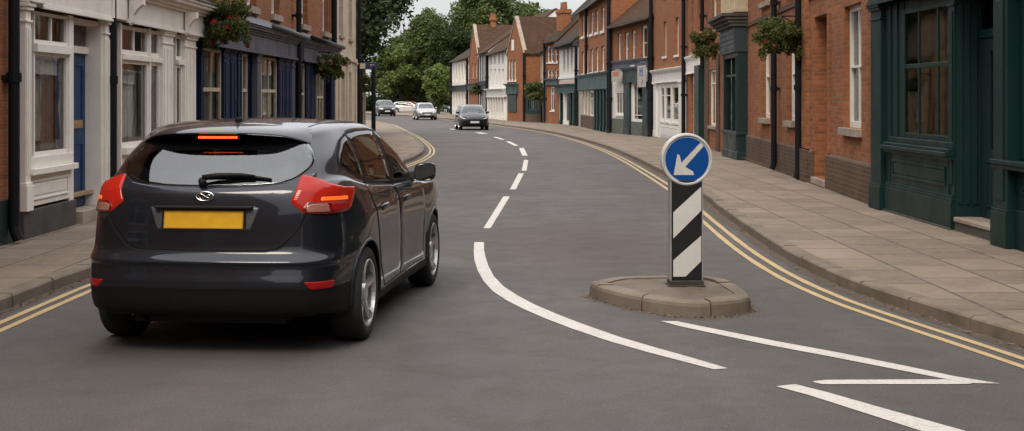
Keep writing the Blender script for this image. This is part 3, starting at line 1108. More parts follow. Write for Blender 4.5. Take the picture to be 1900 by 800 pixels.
# ------------------------------------------------------------------ cream house
H = House('house', 'tall narrow cream rendered house beside the navy shopfront', (XL, 40.45), (XL - .05, 46.6))
H.sidemat = M['cream']
u = H.u
hh = []
for px in (633, 650):
    c = u(px)
    hh += [(c - .5, c + .5, 3.6, 5.5)]
gh = [(u(637) - .45, u(637) + .45, .9, 2.5), (u(649) - .5, u(649) + .5, .9, 2.5)]
H.wall(M['cream'], 0, H.L, -.3, 7.6, hh + gh, depth=.10)
for w in hh: H.window(*w, cols=(.5,), mat=M['cream'], y=.07, curtain='blind', cmat=M['curtain'])
for w in gh: H.window(*w, cols=(.5,), mat=M['cream'], y=.07, curtain='full')
H.shell(M['cream'], 0, H.L, -.3, 7.6, 8)
H.roof(M['roof_dark'], 0, H.L, 7.6, 10.2, 8)
H.box('string_course', M['cream'], 0.0, H.L, -.06, .0, 2.85, 2.98)
for a in (.02, u(628) - .1, u(643) - .1, H.L - .4):
    H.pilaster(M['cream'], a, a + .35, .0, 2.84, y=-.05, flutes=0)
H.pipe(u(662) - .05, 0, 7.4, .07)

# ------------------------------------------------------------------ yellow cottage beyond, under the tree
H = House('cottage', 'low ochre stone cottage under the dark tree past the cream house', (-5.95, 50.0), (-7.6, 70.0))
H.sidemat = M['cream']
och = mat_paint('ochre_render', (.27, .19, .09), .85, .5)
hl = [(2 + 3.6 * i, 3.3 + 3.6 * i, .9, 2.4) for i in range(5)]
H.wall(och, 0, H.L, -.3, 3.4, hl)
for w in hl: H.window(*w, cols=(.5,), mat=M['white_clean'])
H.shell(och, 0, H.L, -.3, 3.4, 6)
H.roof(M['roof_dark'], 0, H.L, 3.4, 5.6, 6)
H.pipe(.3, 0, 3.3, .07); H.pipe(9.0, 0, 3.3, .07)
# ------------------------------------------------------------------ right: dark green shop in front
H = House('shop', 'large dark green shopfront with a recessed door at the right edge', (5.15, 18.95), (5.42, -14.0))
H.sidemat = M['brick']
u = H.u
G = M['green']
fb = H.v(1629, 9)
H.wall(M['brick'], 0, H.L, fb + .55, 6.6, [(a, a + 1.1, 4.0, 5.7) for a in (1.2, 4.2, 7.2, 12, 17, 22, 27)])
for a in (1.2, 4.2, 7.2, 12, 17, 22, 27): H.window(a, a + 1.1, 4.0, 5.7, cols=(.5,))
H.shell(M['brick'], 0, H.L, -.3, 6.6, 8)
H.roof(M['roof_dark'], 0, H.L, 6.6, 9.4, 8)
H.fascia(G, 0.0, H.L, fb, fb + .50, y=-.14, cornice=.22, topmat=M['lead'])
uw0, uw1 = u(1679), u(1765)
zb = H.v(1679, 255); zt = H.v(1679, 19)
H.pilaster(G, .01, u(1649), .0, fb - .035, y=-.11, base=.32, name='pilaster')
H.pilaster(G, u(1651), u(1659), .0, fb - .035, y=-.05, base=.32, cap=False)
H.pilaster(G, u(1661), u(1669), .0, fb - .035, y=-.035, base=.32, cap=False)
H.box('post', G, u(1669) + .001, uw0 - .001, -.015, .06, .0, fb - .035)
zm = H.v(1679, 124)
# shop window: three panes wide, two high
w = H.window(uw0, uw1, zb, zt, cols=((u(1706) - uw0) / (uw1 - uw0), (u(1741) - uw0) / (uw1 - uw0)), rows=((zm - zb) / (zt - zb),), fw=.055, bar=.05, railw=.055,
             y=-.02, th=.035, mat=G, sill=False, curtain=None)
H.box('post', G, uw0, uw1, -.005, .08, zt + .001, fb - .035)
q0, q1 = u(1654), u(1777)
mb = MB()
mb.box(q0, q1, -.15, .05, zb - .165, zb - .115); mb.box(q0, q1 - .005, -.115, .05, zb - .115, zb - .075); mb.box(q0 + .05, q1 - .01, -.06, .05, zb - .075, zb - .001)
mb.box(q0, q1 - .005, -.10, .05, zb - .21, zb - .166)
mb.build('window_sill', G, H.root, bevel=.008, seg=3)
H.panel('stall_riser', G, u(1661), u(1768), .40, zb - .211, -.055, inset=.085, bead=.035)
mb = MB(); mb.box(u(1651), q1, -.085, .05, .0, .33); mb.box(u(1651), q1, -.075, .05, .33, .365); mb.box(u(1651), q1, -.065, .05, .365, .399)
mb.build('plinth', G, H.root, bevel=.006)
H.box('plinth', M['darkstone'], u(1650), q1, -.095, .04, -.1, .02)
H.pilaster(G, uw1 + .001, u(1777), .40, fb - .035, y=-.04, base=0, flutes=1)
# recessed doorway: splayed panelled return, door, transom light
a = q1; b = u(1868); dy = .24
mb = MB()
mb.prism([(a - .001, -.02, .16), (a + .06, dy, .16), (a + .06, dy + .08, .16), (a - .001, .10, .16)], (0, 0, fb - .20))
for k, (s0, s1) in enumerate(((.10, .30), (.40, .60), (.70, .90))):
    p0 = (a + .06 * s0, -.02 + (dy + .02) * s0); p1 = (a + .06 * s1, -.02 + (dy + .02) * s1)
    mb.prism([(p0[0] + .018, p0[1] - .008, .30), (p1[0] + .018, p1[1] - .008, .30), (p1[0], p1[1], .30), (p0[0], p0[1], .30)], (0, 0, fb - .5))
mb.build('door_return', G, H.root, bevel=.004)
mb = MB()
mb.prism([(b + .001, -.02, .16), (b - .05, dy, .16), (b - .05, dy + .08, .16), (b + .001, .10, .16)], (0, 0, fb - .20)); mb.build('door_return', G, H.root, bevel=.004)
d0, d1 = a + .062, b - .052
fr = H.box('door_frame', G, d0, d1, dy - .02, dy + .08, 2.22, 2.32)
H.pane(d0, d1, 2.32, fb - .05, dy + .03, fr)
H.door(M['bottle'], d0, d1, .17, 2.21, dy, glass=(.22, .90, .38, .93), handle=None)
H.box('soffit', G, a, b, -.02, dy + .2, fb - .049, fb - .01)
H.box('doorstep', M['stone'], a + .02, b - .001, -.06, dy + .3, .10, .155, bevel=.012)
H.box('doorstep', M['darkstone'], a + .02, b - .001, -.045, dy + .3, -.1, .099)
# near pilaster and the second window beyond the frame
H.pilaster(G, u(1869), u(1896), .0, fb - .035, y=-.15, base=.36, flutes=1)
e0 = u(1896) + .002
mb = MB(); mb.box(u(1869) - .03, H.L, -.18, .05, zb - .165, zb - .115); mb.box(u(1869) - .02, H.L, -.165, .05, zb - .21, zb - .166); mb.build('window_sill', G, H.root, bevel=.008)
H.panel('stall_riser', G, e0, H.L - .3, .40, zb - .211, -.055, inset=.17)
H.box('plinth', G, e0, H.L, -.085, .05, .0, .399)
H.window(e0 + .12, H.L - .3, zb, zt, cols=[i / 24 for i in range(1, 24)], rows=(.55,), fw=.055, bar=.05, y=-.01, th=.08, mat=G, sill=False, curtain=None)
H.box('post', G, e0, e0 + .119, -.03, .06, zb - .11, fb - .035)
H.pilaster(G, H.L - .29, H.L, .0, fb - .035, y=-.11)
mb = MB(); mb.box(.1, u(1777) - .05, .17, .21, 0, fb); mb.build('display_back', M['timber'], H.root)
mb = MB(); mb.box(e0, H.L - .1, 1.3, 1.34, 0, fb); mb.build('display_back', M['timber'], H.root)
mb = MB(); mb.box(.4, u(1770), .09, .165, zb - .15, zb - .1); mb.build('display_shelf', M['timber'], H.root)

# ------------------------------------------------------------------ brick terrace
H = House('brick_house', 'long red brick terrace with two black drainpipes and tall white sash windows', (6.02, 34.4), (5.17, 18.98))
H.sidemat = M['brick']
u = H.u
zs, zt = H.v(1580, 238), H.v(1580, 9)
W = [(u(1566) + .0, u(1598), zs, zt), (u(1461) , u(1475), zs, zt), (u(1414), u(1428.5), zs, zt)]
W2 = [(a, b, 3.75, 5.4) for a, b, c, d in W]
slot = (u(1511), u(1536), .14, H.v(1535, 24))
H.wall(M['brick'], 0, H.L, .0, 6.9, W + W2 + [slot], depth=.24)
for a, b, c, d in W + W2:
    H.window(a, b, c, d, cols=(.5,), rows=(.5,), y=.09, fw=.085, th=.09, sill_h=.12, sill_out=.09, curtain='full')
H.shell(M['brick'], 0, H.L, -.3, 6.9, 8)
H.roof(M['roof'], 0, H.L, 6.9, 9.6, 8)
# blind brick recess with its jamb
H.wall(M['brick'], slot[0] - .05, slot[1] + .05, .0, slot[3] + .1, (), y=.241, name='recess_back')
H.box('brick_jamb', M['brick'], u(1523), u(1527), .16, .24, .15, slot[3] - .001, bevel=0)
H.box('doorstep', M['stone'], u(1511) + .002, u(1536) - .002, -.07, .24, .02, .135, bevel=.01)
H.box('brick_pier', M['brick'], u(1489), u(1503), -.07, .0, .62, 6.8, bevel=0)
H.box('brick_pier', M['brick'], u(1537) + .02, u(1541) + .02, -.03, .0, .62, H.v(1535, 24), bevel=0)
mb = MB()
for a, b in ((0.0, slot[0] - .001), (slot[1] + .001, H.L)):
    mb.box(a, b, -.05, .01, -.2, .56)
    mb.prism([(a, -.05, .561), (a, 0, .561), (a, 0, .62)], (b - a, 0, 0))
mb.box(u(1488), u(1504), -.11, -.0505, -.2, .60)
mb.build('plinth', M['brick_soot'], H.root)
H.box('string_course', M['brick_soot'], 0, H.L, -.035, .0, 3.36, 3.44, bevel=0)
H.pipe(u(1484, .09), 0.0, 6.8, .062, y=-.12)
H.pipe(u(1438.5, .09), 0.0, 6.8, .062, y=-.12)
H.pipe(H.L - .06, 0.0, 6.8, .035, y=-.06, collars=False)

# ------------------------------------------------------------------ house with the bottle green shop bay and the stone bay window
H = House('shop', 'brick house with a narrow bottle-green shop bay and a stone bay window', (6.68, 51.4), (6.08, 34.45))
H.sidemat = M['brick']
u = H.u
b0, b1 = u(1341, .30), u(1369, .30)
ups = [(u(1285) - .4, u(1285) + .4, 3.3, 5.4), (u(1297) - .4, u(1297) + .4, 3.3, 5.4), (u(1325) - .6, u(1325) + .6, 3.75, 5.8)]
shopw = [(u(1317), u(1330), .75, 2.55)]
dr = (u(1281), u(1296), .05, 2.5)
bay = (b0 + .1, b1 - .1, .5, 2.7)
H.wall(M['brick'], 0, H.L, -.3, 7.2, ups + shopw + [dr, bay], depth=.2)
for w in ups: H.window(*w, cols=(), rows=(.5,), y=.08, fw=.16, curtain='blind')
H.window(*shopw[0], cols=(.5,), rows=(.75,), y=.05, mat=M['white'], curtain='full')
H.door(M['white_clean'], dr[0], dr[1], .05, 2.15, .12, handle='black')
H.box('door_frame', M['white_clean'], dr[0], dr[1], .1, .18, 2.151, 2.5)
H.shell(M['brick'], 0, H.L, -.3, 7.2, 8)
H.roof(M['roof'], 0, H.L, 7.2, 10.0, 8)
H.fascia(M['white'], u(1275), u(1299), 2.55, 3.0, y=-.06, cornice=.08)
H.box('sooty_pier', M['brick_soot'], u(1309) , u(1316), -.05, .0, -.1, 3.0, bevel=0)
H.box('sooty_pier', M['brick_soot'], u(1331) , u(1336), -.05, .0, -.1, 3.0, bevel=0)
H.box('post', M['bottle'], u(1270), u(1279), -.12, .02, -.1, H.v(1275, 140)) if u(1270) > 0 else None
# bottle-green bay projecting .30
Bt = M['bottle']
zb, z1, z2 = .75, H.v(1369, 96, .3), H.v(1369, 49, .3)
mb = MB(); y0 = -.30
mb.box(b0, b1, y0, .02, -.15, zb)
mb.box(b0, b0 + .28, y0, .02, zb, z1); mb.box(b1 - .40, b1, y0, .02, zb, z1)
mb.box(b0 + .28, b1 - .40, y0 + .002, .02, z1 - .12, z1)
mb.box(b0 - .03, b1 + .03, y0 - .03, .02, -.15, .25); mb.box(b0 - .03, b1 + .03, y0 - .05, .02, zb - .06, zb + .02)
for q in (b1 - .33, b1 - .2):
    mb.box(q, q + .07, y0 - .02, y0 - .001, .3, z1 - .1)
bm_ = mb.build('shop_bay', Bt, H.root, bevel=.01)
H.pane(b0 + .28, b1 - .40, zb, z1 - .12, y0 + .1, bm_)
mb = MB(); c = (b0 + .28 + b1 - .40) / 2
mb.box(c - .03, c + .03, y0 + .05, y0 + .12, zb, z1 - .12); mb.box(b0 + .28, b1 - .4, y0 + .055, y0 + .115, z1 - .62, z1 - .56)
mb.build('glazing_bar', Bt, bm_)
fm = mat_paint('slate_green_board', (.030, .045, .048), .4, .4)
mb = MB(); mb.box(b0 - .05, b1 + .03, y0 - .08, .0, z1, z2)
for i in range(4):
    z = z1 + (z2 - z1) * (.12 + .2 * i); mb.box(b0 + .05, b1 - .07, y0 - .095, y0 - .081, z, z + .09)
mb.build('fascia', fm, H.root, bevel=.006)
mb = MB()
for i, k in enumerate((.12, .18, .26, .34)):
    mb.box(b0 - .05 - k * .4, b1 + .03 + k * .4, y0 - .08 - k, .0, z2 + .001 + .085 * i, z2 + .085 * (i + 1))
mb.build('cornice', M['darkstone'], H.root, bevel=.01)
# stone bay above
zc = z2 + .36
mb = MB(); mb.box(b0 - .1, b1 + .15, -.42, .0, zc, zc + .12)
nn = 6
for i in range(nn + 1):
    q = b0 + (b1 - b0) * i / nn; mb.box(q - .11, q + .11, -.34, .0, zc + .12, zc + 2.4)
mb.box(b0 - .11, b1 + .11, -.38, .0, zc + 2.401, zc + 2.75)
sb = mb.build('bay_window', mat_paint('pale_stone', (.46, .38, .26), .8, .35), H.root, bevel=.01)
H.pane(b0, b1, zc + .12, zc + 2.4, -.12, sb)
mb = MB(); mb.poly([(b0, -.06, zc + .12), (b1, -.06, zc + .12), (b1, -.06, zc + 2.4), (b0, -.06, zc + 2.4)]); mb.build('blind', M['tan'], sb, fix=False)
H.pipe(u(1305.5, .1), 2.6, 7, .07, y=-.15)
H.pipe(u(1269.5, .1) if u(1269.5, .1) > .1 else .12, 0, 7, .08, y=-.15)
mb = MB(); mb.box(u(1299.5), u(1308), -.22, .02, -.1, 2.75); mb.build('post', Bt, H.root, bevel=.01)

# ------------------------------------------------------------------ white shop
H = House('shop', 'red brick house above a white painted shopfront behind the bollard', (6.45, 61.3), (6.68, 51.5))
H.sidemat = M['brick_far']
u = H.u
BF = M['brick_far']
ups = [(u(1233.5) - .45, u(1233.5) + .45, H.v(1233, 105), H.v(1233, 40)), (u(1256) - .45, u(1256) + .45, H.v(1256, 102), H.v(1256, 32))]
ups += [(a, b, d + 1.1, d + 2.8) for a, b, c, d in ups]
fz0, fz1 = H.v(1240, 152), H.v(1240, 131)
H.wall(BF, 0, H.L, fz1, 9.2, ups, depth=.16)
for w in ups: H.window(*w, cols=(), rows=(.5,), y=.1, fw=.12, curtain='full', sillmat=M['white_clean'])
H.shell(BF, 0, H.L, -.3, 9.2, 9)
H.roof(M['roof'], 0, H.L, 9.2, 12.0, 9)
H.fascia(M['white_clean'], .05, H.L - .05, fz0, fz1 - .1, y=-.10, cornice=.12)
sw = [(u(1227), u(1233), .75, fz0 - .15), (u(1235), u(1245), .75, fz0 - .15), (u(1248), u(1261), .75, fz0 - .15)]
H.wall(M['white_clean'], 0, H.L, -.2, fz0 - .035, sw, y=-.02, depth=.08, name='shopfront')
for w in sw: H.window(*w, cols=(), rows=(.5,) if w is sw[2] else (.72,), fw=.10, y=.0, curtain=None, sill=True, sillmat=M['white_clean'])
H.panel('stall_riser', M['white_clean'], u(1227), u(1261), .05, .62, -.05)
for a in (u(1216), u(1263)): H.pilaster(M['white_clean'], max(.05, a), a + .9, 0, fz0 - .03, y=-.09)
mb = MB(); mb.box(.2, H.L - .2, 1.6, 1.64, 0, 2.9); mb.build('display_back', M['timber'], H.root)
H.pipe(.05, 0, 9, .09, y=-.14)

# ------------------------------------------------------------------ two-storey house with hanging signs
H = House('shop', 'two-storey brick house with tiled roof and a blue and white banner', (5.15, 69.25), (6.43, 61.4))
H.sidemat = BF
u = H.u
ev = H.v(1213, 29)
cs = []
for a, b, y1_, y0_ in ((1146, 1152, 125, 62), (1159, 1166, 120, 60), (1172, 1179, 118, 56), (1190, 1200, 114, 47)):
    c = (a + b) / 2; cs.append((u(a), u(b), H.v(c, y0_ + 65), H.v(c, y0_)))
H.wall(BF, 0, H.L, 2.4, ev, cs, depth=.16)
for w in cs: H.window(*w, cols=(), rows=(.5,), y=.08, fw=.14, curtain='full', sillmat=M['white_clean'])
H.shell(BF, 0, H.L, -.3, ev, 8, top=False)
H.roof(M['roof'], 0, H.L, ev, ev + 3.4, 8)
fb, ft = H.v(1178, 152), H.v(1178, 132)
H.fascia(M['bottle'], u(1160), u(1195), fb, ft, y=-.14, cornice=.14)
H.fascia(M['greyblue'], .05, H.L - .05, ft + .2, ft + .40, y=-.06, cornice=.08)
hl = [(u(1144), u(1159), .95, H.v(1150, 170)), (u(1176), u(1194), .7, fb - .1)]
H.wall(M['white_clean'], 0, H.L, -.2, ft + .2, hl, y=-.02, depth=.1, name='shopfront')
H.window(*hl[0], cols=(.33, .66), rows=(), y=.0, curtain='full', sillmat=M['white_clean'])
H.window(*hl[1], cols=(.3,), rows=(.15,), y=.0, curtain=None, sill=False)
H.pilaster(M['bottle'], u(1161), u(1172), 0, fb - .03, y=-.12, flutes=1)
H.pilaster(M['bottle'], u(1196), u(1208), 0, fb - .03, y=-.12, flutes=1)
stall = mat_paint('grey_green_riser', (.10, .115, .095), .6, .4)
H.box('stall_riser', stall, .05, u(1160), -.06, -.021, -.1, .75)
H.box('stall_riser', stall, u(1173), u(1195), -.06, -.021, -.1, .65)
mb = MB(); mb.box(.3, H.L - .2, 1.5, 1.54, 0, 2.6); mb.build('display_back', M['timber'], H.root)
ps = mat_plain('sign_board_white', (.40, .37, .33), .5)
s_ = H.box('shop_sign', ps, u(1146), u(1160), -.32, -.24, fb + .05, ft + .05)
mb = MB(); mb.box(u(1149), u(1160) - .02, -.327, -.321, fb + .32, ft + .02); mb.build('sign_band', mat_plain('sign_orange', (.42, .15, .05), .5), s_)
s_ = H.box('banner', ps, u(1196.5), u(1211), -.36, -.31, H.v(1204, 162), H.v(1204, 122))
bl = mat_plain('banner_blue', (.06, .09, .28), .5)
bx0, bx1 = u(1196.5), u(1211); bz0, bz1 = H.v(1204, 162), H.v(1204, 122)
mb = MB()
def bp(a, b, c, d): mb.box(bx0 + (bx1 - bx0) * a, bx0 + (bx1 - bx0) * b, -.366, -.361, bz0 + (bz1 - bz0) * c, bz0 + (bz1 - bz0) * d)
bp(.30, .42, .52, .92); bp(.58, .70, .60, .92); bp(.42, .58, .72, .80); bp(.52, .78, .50, .56); bp(.62, .72, .20, .34); bp(.50, .60, .12, .2)
mb.build('banner_mark', bl, s_)
H.pipe(.06, 0, ev, .09, y=-.14); H.pipe(H.L - .12, 0, ev - .1, .09, y=-.14)
chimney(H, 2.0, 4.2, ev + 2.3, ev + 5.6, 1.3)

# ------------------------------------------------------------------ three-storey brick house
H = House('shop', 'three-storey brick house with ten white windows and a long sea-green fascia', (4.32, 87.0), (5.13, 69.3))
H.sidemat = BF
u = H.u
ev = 7.3
cs = []
for px in (1081.5, 1089, 1097.5, 1107, 1118):
    w = .42 + .012 * (px - 1080)
    for a, b in (((18, 62), (90, 134)),)[0:1]:
        pass
    for (y0_, y1_) in ((30 - (px - 1081) * .45, 68 - (px - 1081) * .3), (96 - (px - 1081) * .3, 137 - (px - 1081) * .15)):
        cs.append((u(px) - .75, u(px) + .75, H.v(px, y1_), H.v(px, y0_)))
H.wall(BF, 0, H.L, 2.9, ev, cs, depth=.18)
for w in cs: H.window(*w, cols=(.5,), rows=(.5,), y=.10, fw=.18, bar=.08, curtain='full', sillmat=M['white_clean'], sill_h=.16)
H.shell(BF, 0, H.L, -.3, ev, 8)
H.roof(M['roof_dark'], 0, H.L, ev, ev + 3.2, 8)
GF = M['green_far']
fb, ft = H.v(1105, 165), H.v(1105, 142)
H.fascia(GF, .1, H.L - .1, fb, ft, y=-.12, cornice=.16)
hl = [(u(1082), u(1086), .8, fb - .1), (u(1088), u(1092), .8, fb - .1), (u(1094), u(1102), .7, fb - .1), (u(1112), u(1128), .4, fb - .1)]
H.wall(mat_paint('pale_pillars', (.36, .32, .26), .7, .4), 0, u(1103), -.2, fb, hl[:3], y=-.02, depth=.15, name='shopfront')
H.wall(M['bottle'], u(1103), H.L, -.2, fb, hl[3:], y=-.02, depth=.15, name='shopfront')
for w in hl: H.window(*w, cols=(.5,), rows=(.7,), y=.05, fw=.1, mat=M['white'] if w[0] < u(1100) else M['bottle'], sill=False, curtain='sides')
H.box('stall_riser', M['brick_soot'], u(1080), u(1103), -.10, -.021, -.2, .75)
for px in (1106, 1111, 1117, 1123, 1129): H.pilaster(M['green'], u(px), u(px) + .5, 0, fb - .03, y=-.14)
H.pipe(H.L - .15, 0, ev, .10, y=-.15); H.pipe(u(1096.5) - 1.7, 3.2, ev, .09, y=-.12)

# ------------------------------------------------------------------ white-fronted house
H = House('shop', 'white rendered front with four tall windows under a sagging dark roof', (3.30, 94.0), (4.30, 87.1))
H.sidemat = M['brick_soot']
u = H.u
ev = H.v(1073, 70)
cs = [(u(px) - .42, u(px) + .42, H.v(px, 136), H.v(px, 84)) for px in (1047, 1054, 1061, 1068)]
H.wall(M['white_clean'], 0, H.L, -.2, ev, cs, depth=.2)
for w in cs: H.window(*w, cols=(), rows=(), y=.14, fw=.06, mat=M['curtain'], sill=False, curtain='full')
H.shell(M['white_clean'], 0, H.L, -.3, ev, 8, top=False)
H.roof(M['roof_dark'], 0, H.L, ev, ev + 3.4, 8, over=.5)
mb = MB(); mb.box(-.05, H.L + .05, -.35, .0, ev - .55, ev - .05); mb.build('eaves_board', M['slate'], H.root)
H.box('string_course', M['white_clean'], 0, H.L, -.08, 0, H.v(1055, 146), H.v(1055, 142))
H.box('lettered_band', mat_plain('faded_pink_band', (.52, .36, .31), .8, 0, .25, 30), .4, H.L - .4, -.03, -.001, H.v(1055, 157), H.v(1055, 150))
fb, ft = H.v(1055, 172), H.v(1055, 161)
H.fascia(GF, 0.05, H.L - .05, fb, ft, y=-.3, cornice=.3)
for px in (1042, 1049, 1060, 1066, 1071): H.pilaster(M['green'] if px != 1049 else M['white_clean'], u(px), u(px) + .45, 0, fb - .03, y=-.14)
for px in (1045, 1053, 1063):
    H.box('shop_glass', M['bottle'], u(px), u(px) + .7, -.05, -.001, .3, fb - .1)
H.pipe(H.L - .1, 0, ev, .10, y=-.15)

# ------------------------------------------------------------------ small brick house with big chimney
H = House('brick_house', 'small orange brick house with a broad brick chimney stack on its roof', (2.42, 96.5), (3.28, 94.05))
H.sidemat = BF
u = H.u
ev = H.v(1025, 74)
cs = [(u(px) - .3, u(px) + .3, H.v(px, b), H.v(px, a)) for px in (1018, 1024, 1032) for a, b in ((86, 116), (128, 152))]
gw = (u(1025) - .35, u(1025) + .4, .9, 2.6)
H.wall(BF, 0, H.L, -.3, ev, cs + [gw], depth=.15)
for w in cs: H.window(*w, cols=(), rows=(.5,), y=.08, fw=.10, curtain='full', sillmat=M['white_clean'])
H.window(*gw, cols=(.5,), rows=(.7,), y=.05, curtain='sides', sillmat=M['white_clean'])
H.shell(BF, 0, H.L, -.3, ev, 8, top=False)
H.roof(M['roof_dark'], 0, H.L, ev, ev + 3.6, 8)
H.fascia(M['greyblue'], .1, H.L - .1, 2.75, 3.0, y=-.1, cornice=.12)
chimney(H, 1.1, .95, ev + .2, H.v(1040, 14), 1.1, 3)
H.pipe(.08, 0, ev, .09, y=-.14)

# ------------------------------------------------------------------ narrow cream house
H = House('house', 'narrow cream house squeezed between the gable and the small brick house', (2.15, 101.0), (2.42, 96.9))
H.sidemat = M['brick_soot']
H.wall(M['cream'], 0, H.L, -.3, 5.2, [(.4, 1.1, 1.0, 2.4), (.4, 1.1, 3.3, 4.7)])
for a in (1.0, 3.3): H.window(.4, 1.1, a, a + 1.4, cols=(.5,))
H.shell(M['cream'], 0, H.L, -.3, 5.2, 8)
H.roof(M['roof_dark'], 0, H.L, 5.2, 6.5, 5)

# ------------------------------------------------------------------ front gable house
H = House('brick_house', 'brick gable house with three tall windows and a plain orange side wall', (-.38, 106.8), (.92, 102.2))
H.sidemat = BF
u = H.u
ev, pk = H.v(960, 100), H.v(957, 34)
cs = [(u(px) - .33, u(px) + .33, H.v(px, 150), H.v(px, 112)) for px in (944.5, 949.5, 955.5)]
cs.append((u(952) - .3, u(952) + .3, H.v(952, 94), H.v(952, 74)))
H.wall(BF, 0, H.L, -.3, ev, cs[:3], depth=.15)
for w in cs[:3]: H.window(*w, cols=(), rows=(.55,), y=.08, fw=.12, curtain='full', cmat=M['tan'], sillmat=M['white_clean'])
H.shell(BF, 0, H.L, -.3, ev, 12, top=False)
H.gable(BF, M['roof'], 0, H.L, ev, pk, 12)
H.box('attic_window', M['white_clean'], cs[3][0], cs[3][1], -.05, .02, cs[3][2], cs[3][3])
fb = H.v(950, 174)
H.fascia(GF, .1, 3.2, fb, fb + .6, y=-.15, cornice=.25)
H.box('shop_window', M['bottle'], .4, 2.8, -.06, -.001, .7, fb - .1)
H.pipe(H.L + .06, -.1, ev, .11, y=-.02)
# green side shop against the gable
sh = House('shop', 'low dark green lean-to shop against the side of the gable house', (1.02, 100.6), (2.12, 99.2))
sh.sidemat = M['green']
sh.wall(M['bottle'], 0, sh.L, -.2, 2.9, [(.3, 1.5, .9, 2.4)])
sh.window(.3, 1.5, .9, 2.4, cols=(.33, .66), mat=M['green_far'], sill=False)
sh.shell(M['bottle'], 0, sh.L, -.2, 2.9, 1.2)
sh.box('plinth', M['brick_soot'], 0, sh.L, -.04, 0, -.1, .6)

# ------------------------------------------------------------------ white house with columned shop
H = House('shop', 'white three-bay house with a columned white shopfront left of the gable', (-2.07, 117.5), (-.42, 106.9))
H.sidemat = M['white_clean']
u = H.u
ev = H.v(925, 95)
cs = [(u(px) - .5, u(px) + .5, H.v(px, b), H.v(px, a)) for px in (911, 918, 926, 933) for a, b in ((100, 120), (128, 160))]
H.wall(M['white_clean'], 0, H.L, -.3, ev, cs, depth=.2)
for i, w in enumerate(cs): H.window(*w, cols=(), rows=(.5,), y=.14, fw=.10, mat=M['white_clean'], sill=False, curtain='full' if i % 3 else 'sides')
H.shell(M['white_clean'], 0, H.L, -.3, ev, 8, top=False)
H.roof(M['roof'], 0, H.L, ev, ev + 3.2, 8)
fb = H.v(925, 180)
H.fascia(M['white_clean'], .1, H.L - .1, fb, fb + .5, y=-.2, cornice=.25)
for i in range(7):
    q = .3 + i * (H.L - 1.2) / 6
    H.pilaster(M['white_clean'], q, q + .42, 0, fb - .03, y=-.16)
    if i < 6: H.box('shop_window', M['bottle'] if i % 2 else M['timber'], q + .6, q + (H.L - 1.2) / 6 - .2, -.05, -.001, .6, fb - .1)
H.pipe(.1, 0, ev, .12, y=-.15)

# ------------------------------------------------------------------ timbered house and second gable
H = House('house', 'half-timbered white house between the second gable and the columned shop', (-3.1, 125.4), (-2.1, 117.6))
H.sidemat = M['white_clean']
ev = 5.9
H.wall(M['white_clean'], 0, H.L, -.3, ev)
mb = MB()
for i in range(6): mb.box(.2 + i * 1.5, .55 + i * 1.5, -.06, -.001, .2, ev - .2)
mb.box(0, H.L, -.07, -.0015, 2.9, 3.3)
mb.build('timber_frame', M['black'], H.root)
H.shell(M['white_clean'], 0, H.L, -.3, ev, 8, top=False)
H.roof(M['roof'], 0, H.L, ev, ev + 2.9, 8)
H.fascia(M['bottle'], .1, H.L - .1, 2.5, 2.85, y=-.2)
H = House('brick_house', 'far brick gable house with a tall round chimney on its brown roof', (-4.3, 134.3), (-3.1, 125.5))
H.sidemat = BF
u = H.u
ev, pk = 5.3, H.v(878, 49)
cs = [(u(px) - .6, u(px) + .6, H.v(px, 145), H.v(px, 118)) for px in (877, 883)]
H.wall(BF, 0, H.L, -.3, ev, cs)
for w in cs: H.window(*w, cols=(.5,), fw=.15, curtain='full')
H.shell(BF, 0, H.L, -.3, ev, 14, top=False)
H.gable(BF, M['roof'], 0, H.L, ev, pk, 14)
H.fascia(M['bottle'], .1, H.L - .1, 2.6, 3.0, y=-.2)
mb = MB(); c = H.L / 2
mb.lathe([(.45, pk - 1.6), (.32, pk - .2), (.28, pk + .5), (.42, pk + .55), (.42, pk + .75), (.30, pk + .8), (.28, pk + 1.2), (0, pk + 1.2)], 14, axis='z', c=(c, 1.9, 0))
mb.build('chimney', BF, H.root, smooth=False)

# ------------------------------------------------------------------ farthest white house
H = House('house', 'farthest white house with a dark roof at the end of the right-hand row', (-6.6, 147.5), (-4.35, 134.5))
H.sidemat = M['white_clean']
u = H.u
ev = H.v(856, 110)
cs = [(1.0 + i * 2.3, 2.2 + i * 2.3, a, a + 1.8) for i in range(5) for a in (3.5,)] + [(1.0 + i * 2.3, 2.4 + i * 2.3, .6, 2.3) for i in range(5)]
H.wall(M['white'], 0, H.L, -.3, ev, cs, depth=.2)
for w in cs: H.window(*w, cols=(.5,), fw=.12, mat=M['white'], curtain='sides', sill=False)
H.shell(M['white'], 0, H.L, -.3, ev, 8, top=False)
H.roof(M['roof_dark'], 0, H.L, ev, ev + 2.6, 8)
H.fascia(M['bottle'], .1, H.L - .1, 2.5, 2.9, y=-.2)
H.pipe(.2, 0, ev, .13); H.pipe(H.L - .2, 0, ev, .13)

# ------------------------------------------------------------------ the street behind the camera (seen only in glass and paint)
H = House('brick_house', 'brick house across the street end behind the camera, mirrored in the car', (9.5, -34.0), (-9.5, -34.0))
H.sidemat = M['brick']
hh = [(1.2 + 3 * i, 2.5 + 3 * i, a, a + 1.8) for i in range(6) for a in (.9, 4.0)]
H.wall(M['brick'], 0, H.L, -.3, 6.8, hh)
for w in hh: H.window(*w, cols=(.5,))
H.shell(M['brick'], 0, H.L, -.3, 6.8, 8)
H.roof(M['roof_dark'], 0, H.L, 6.8, 9.8, 8)
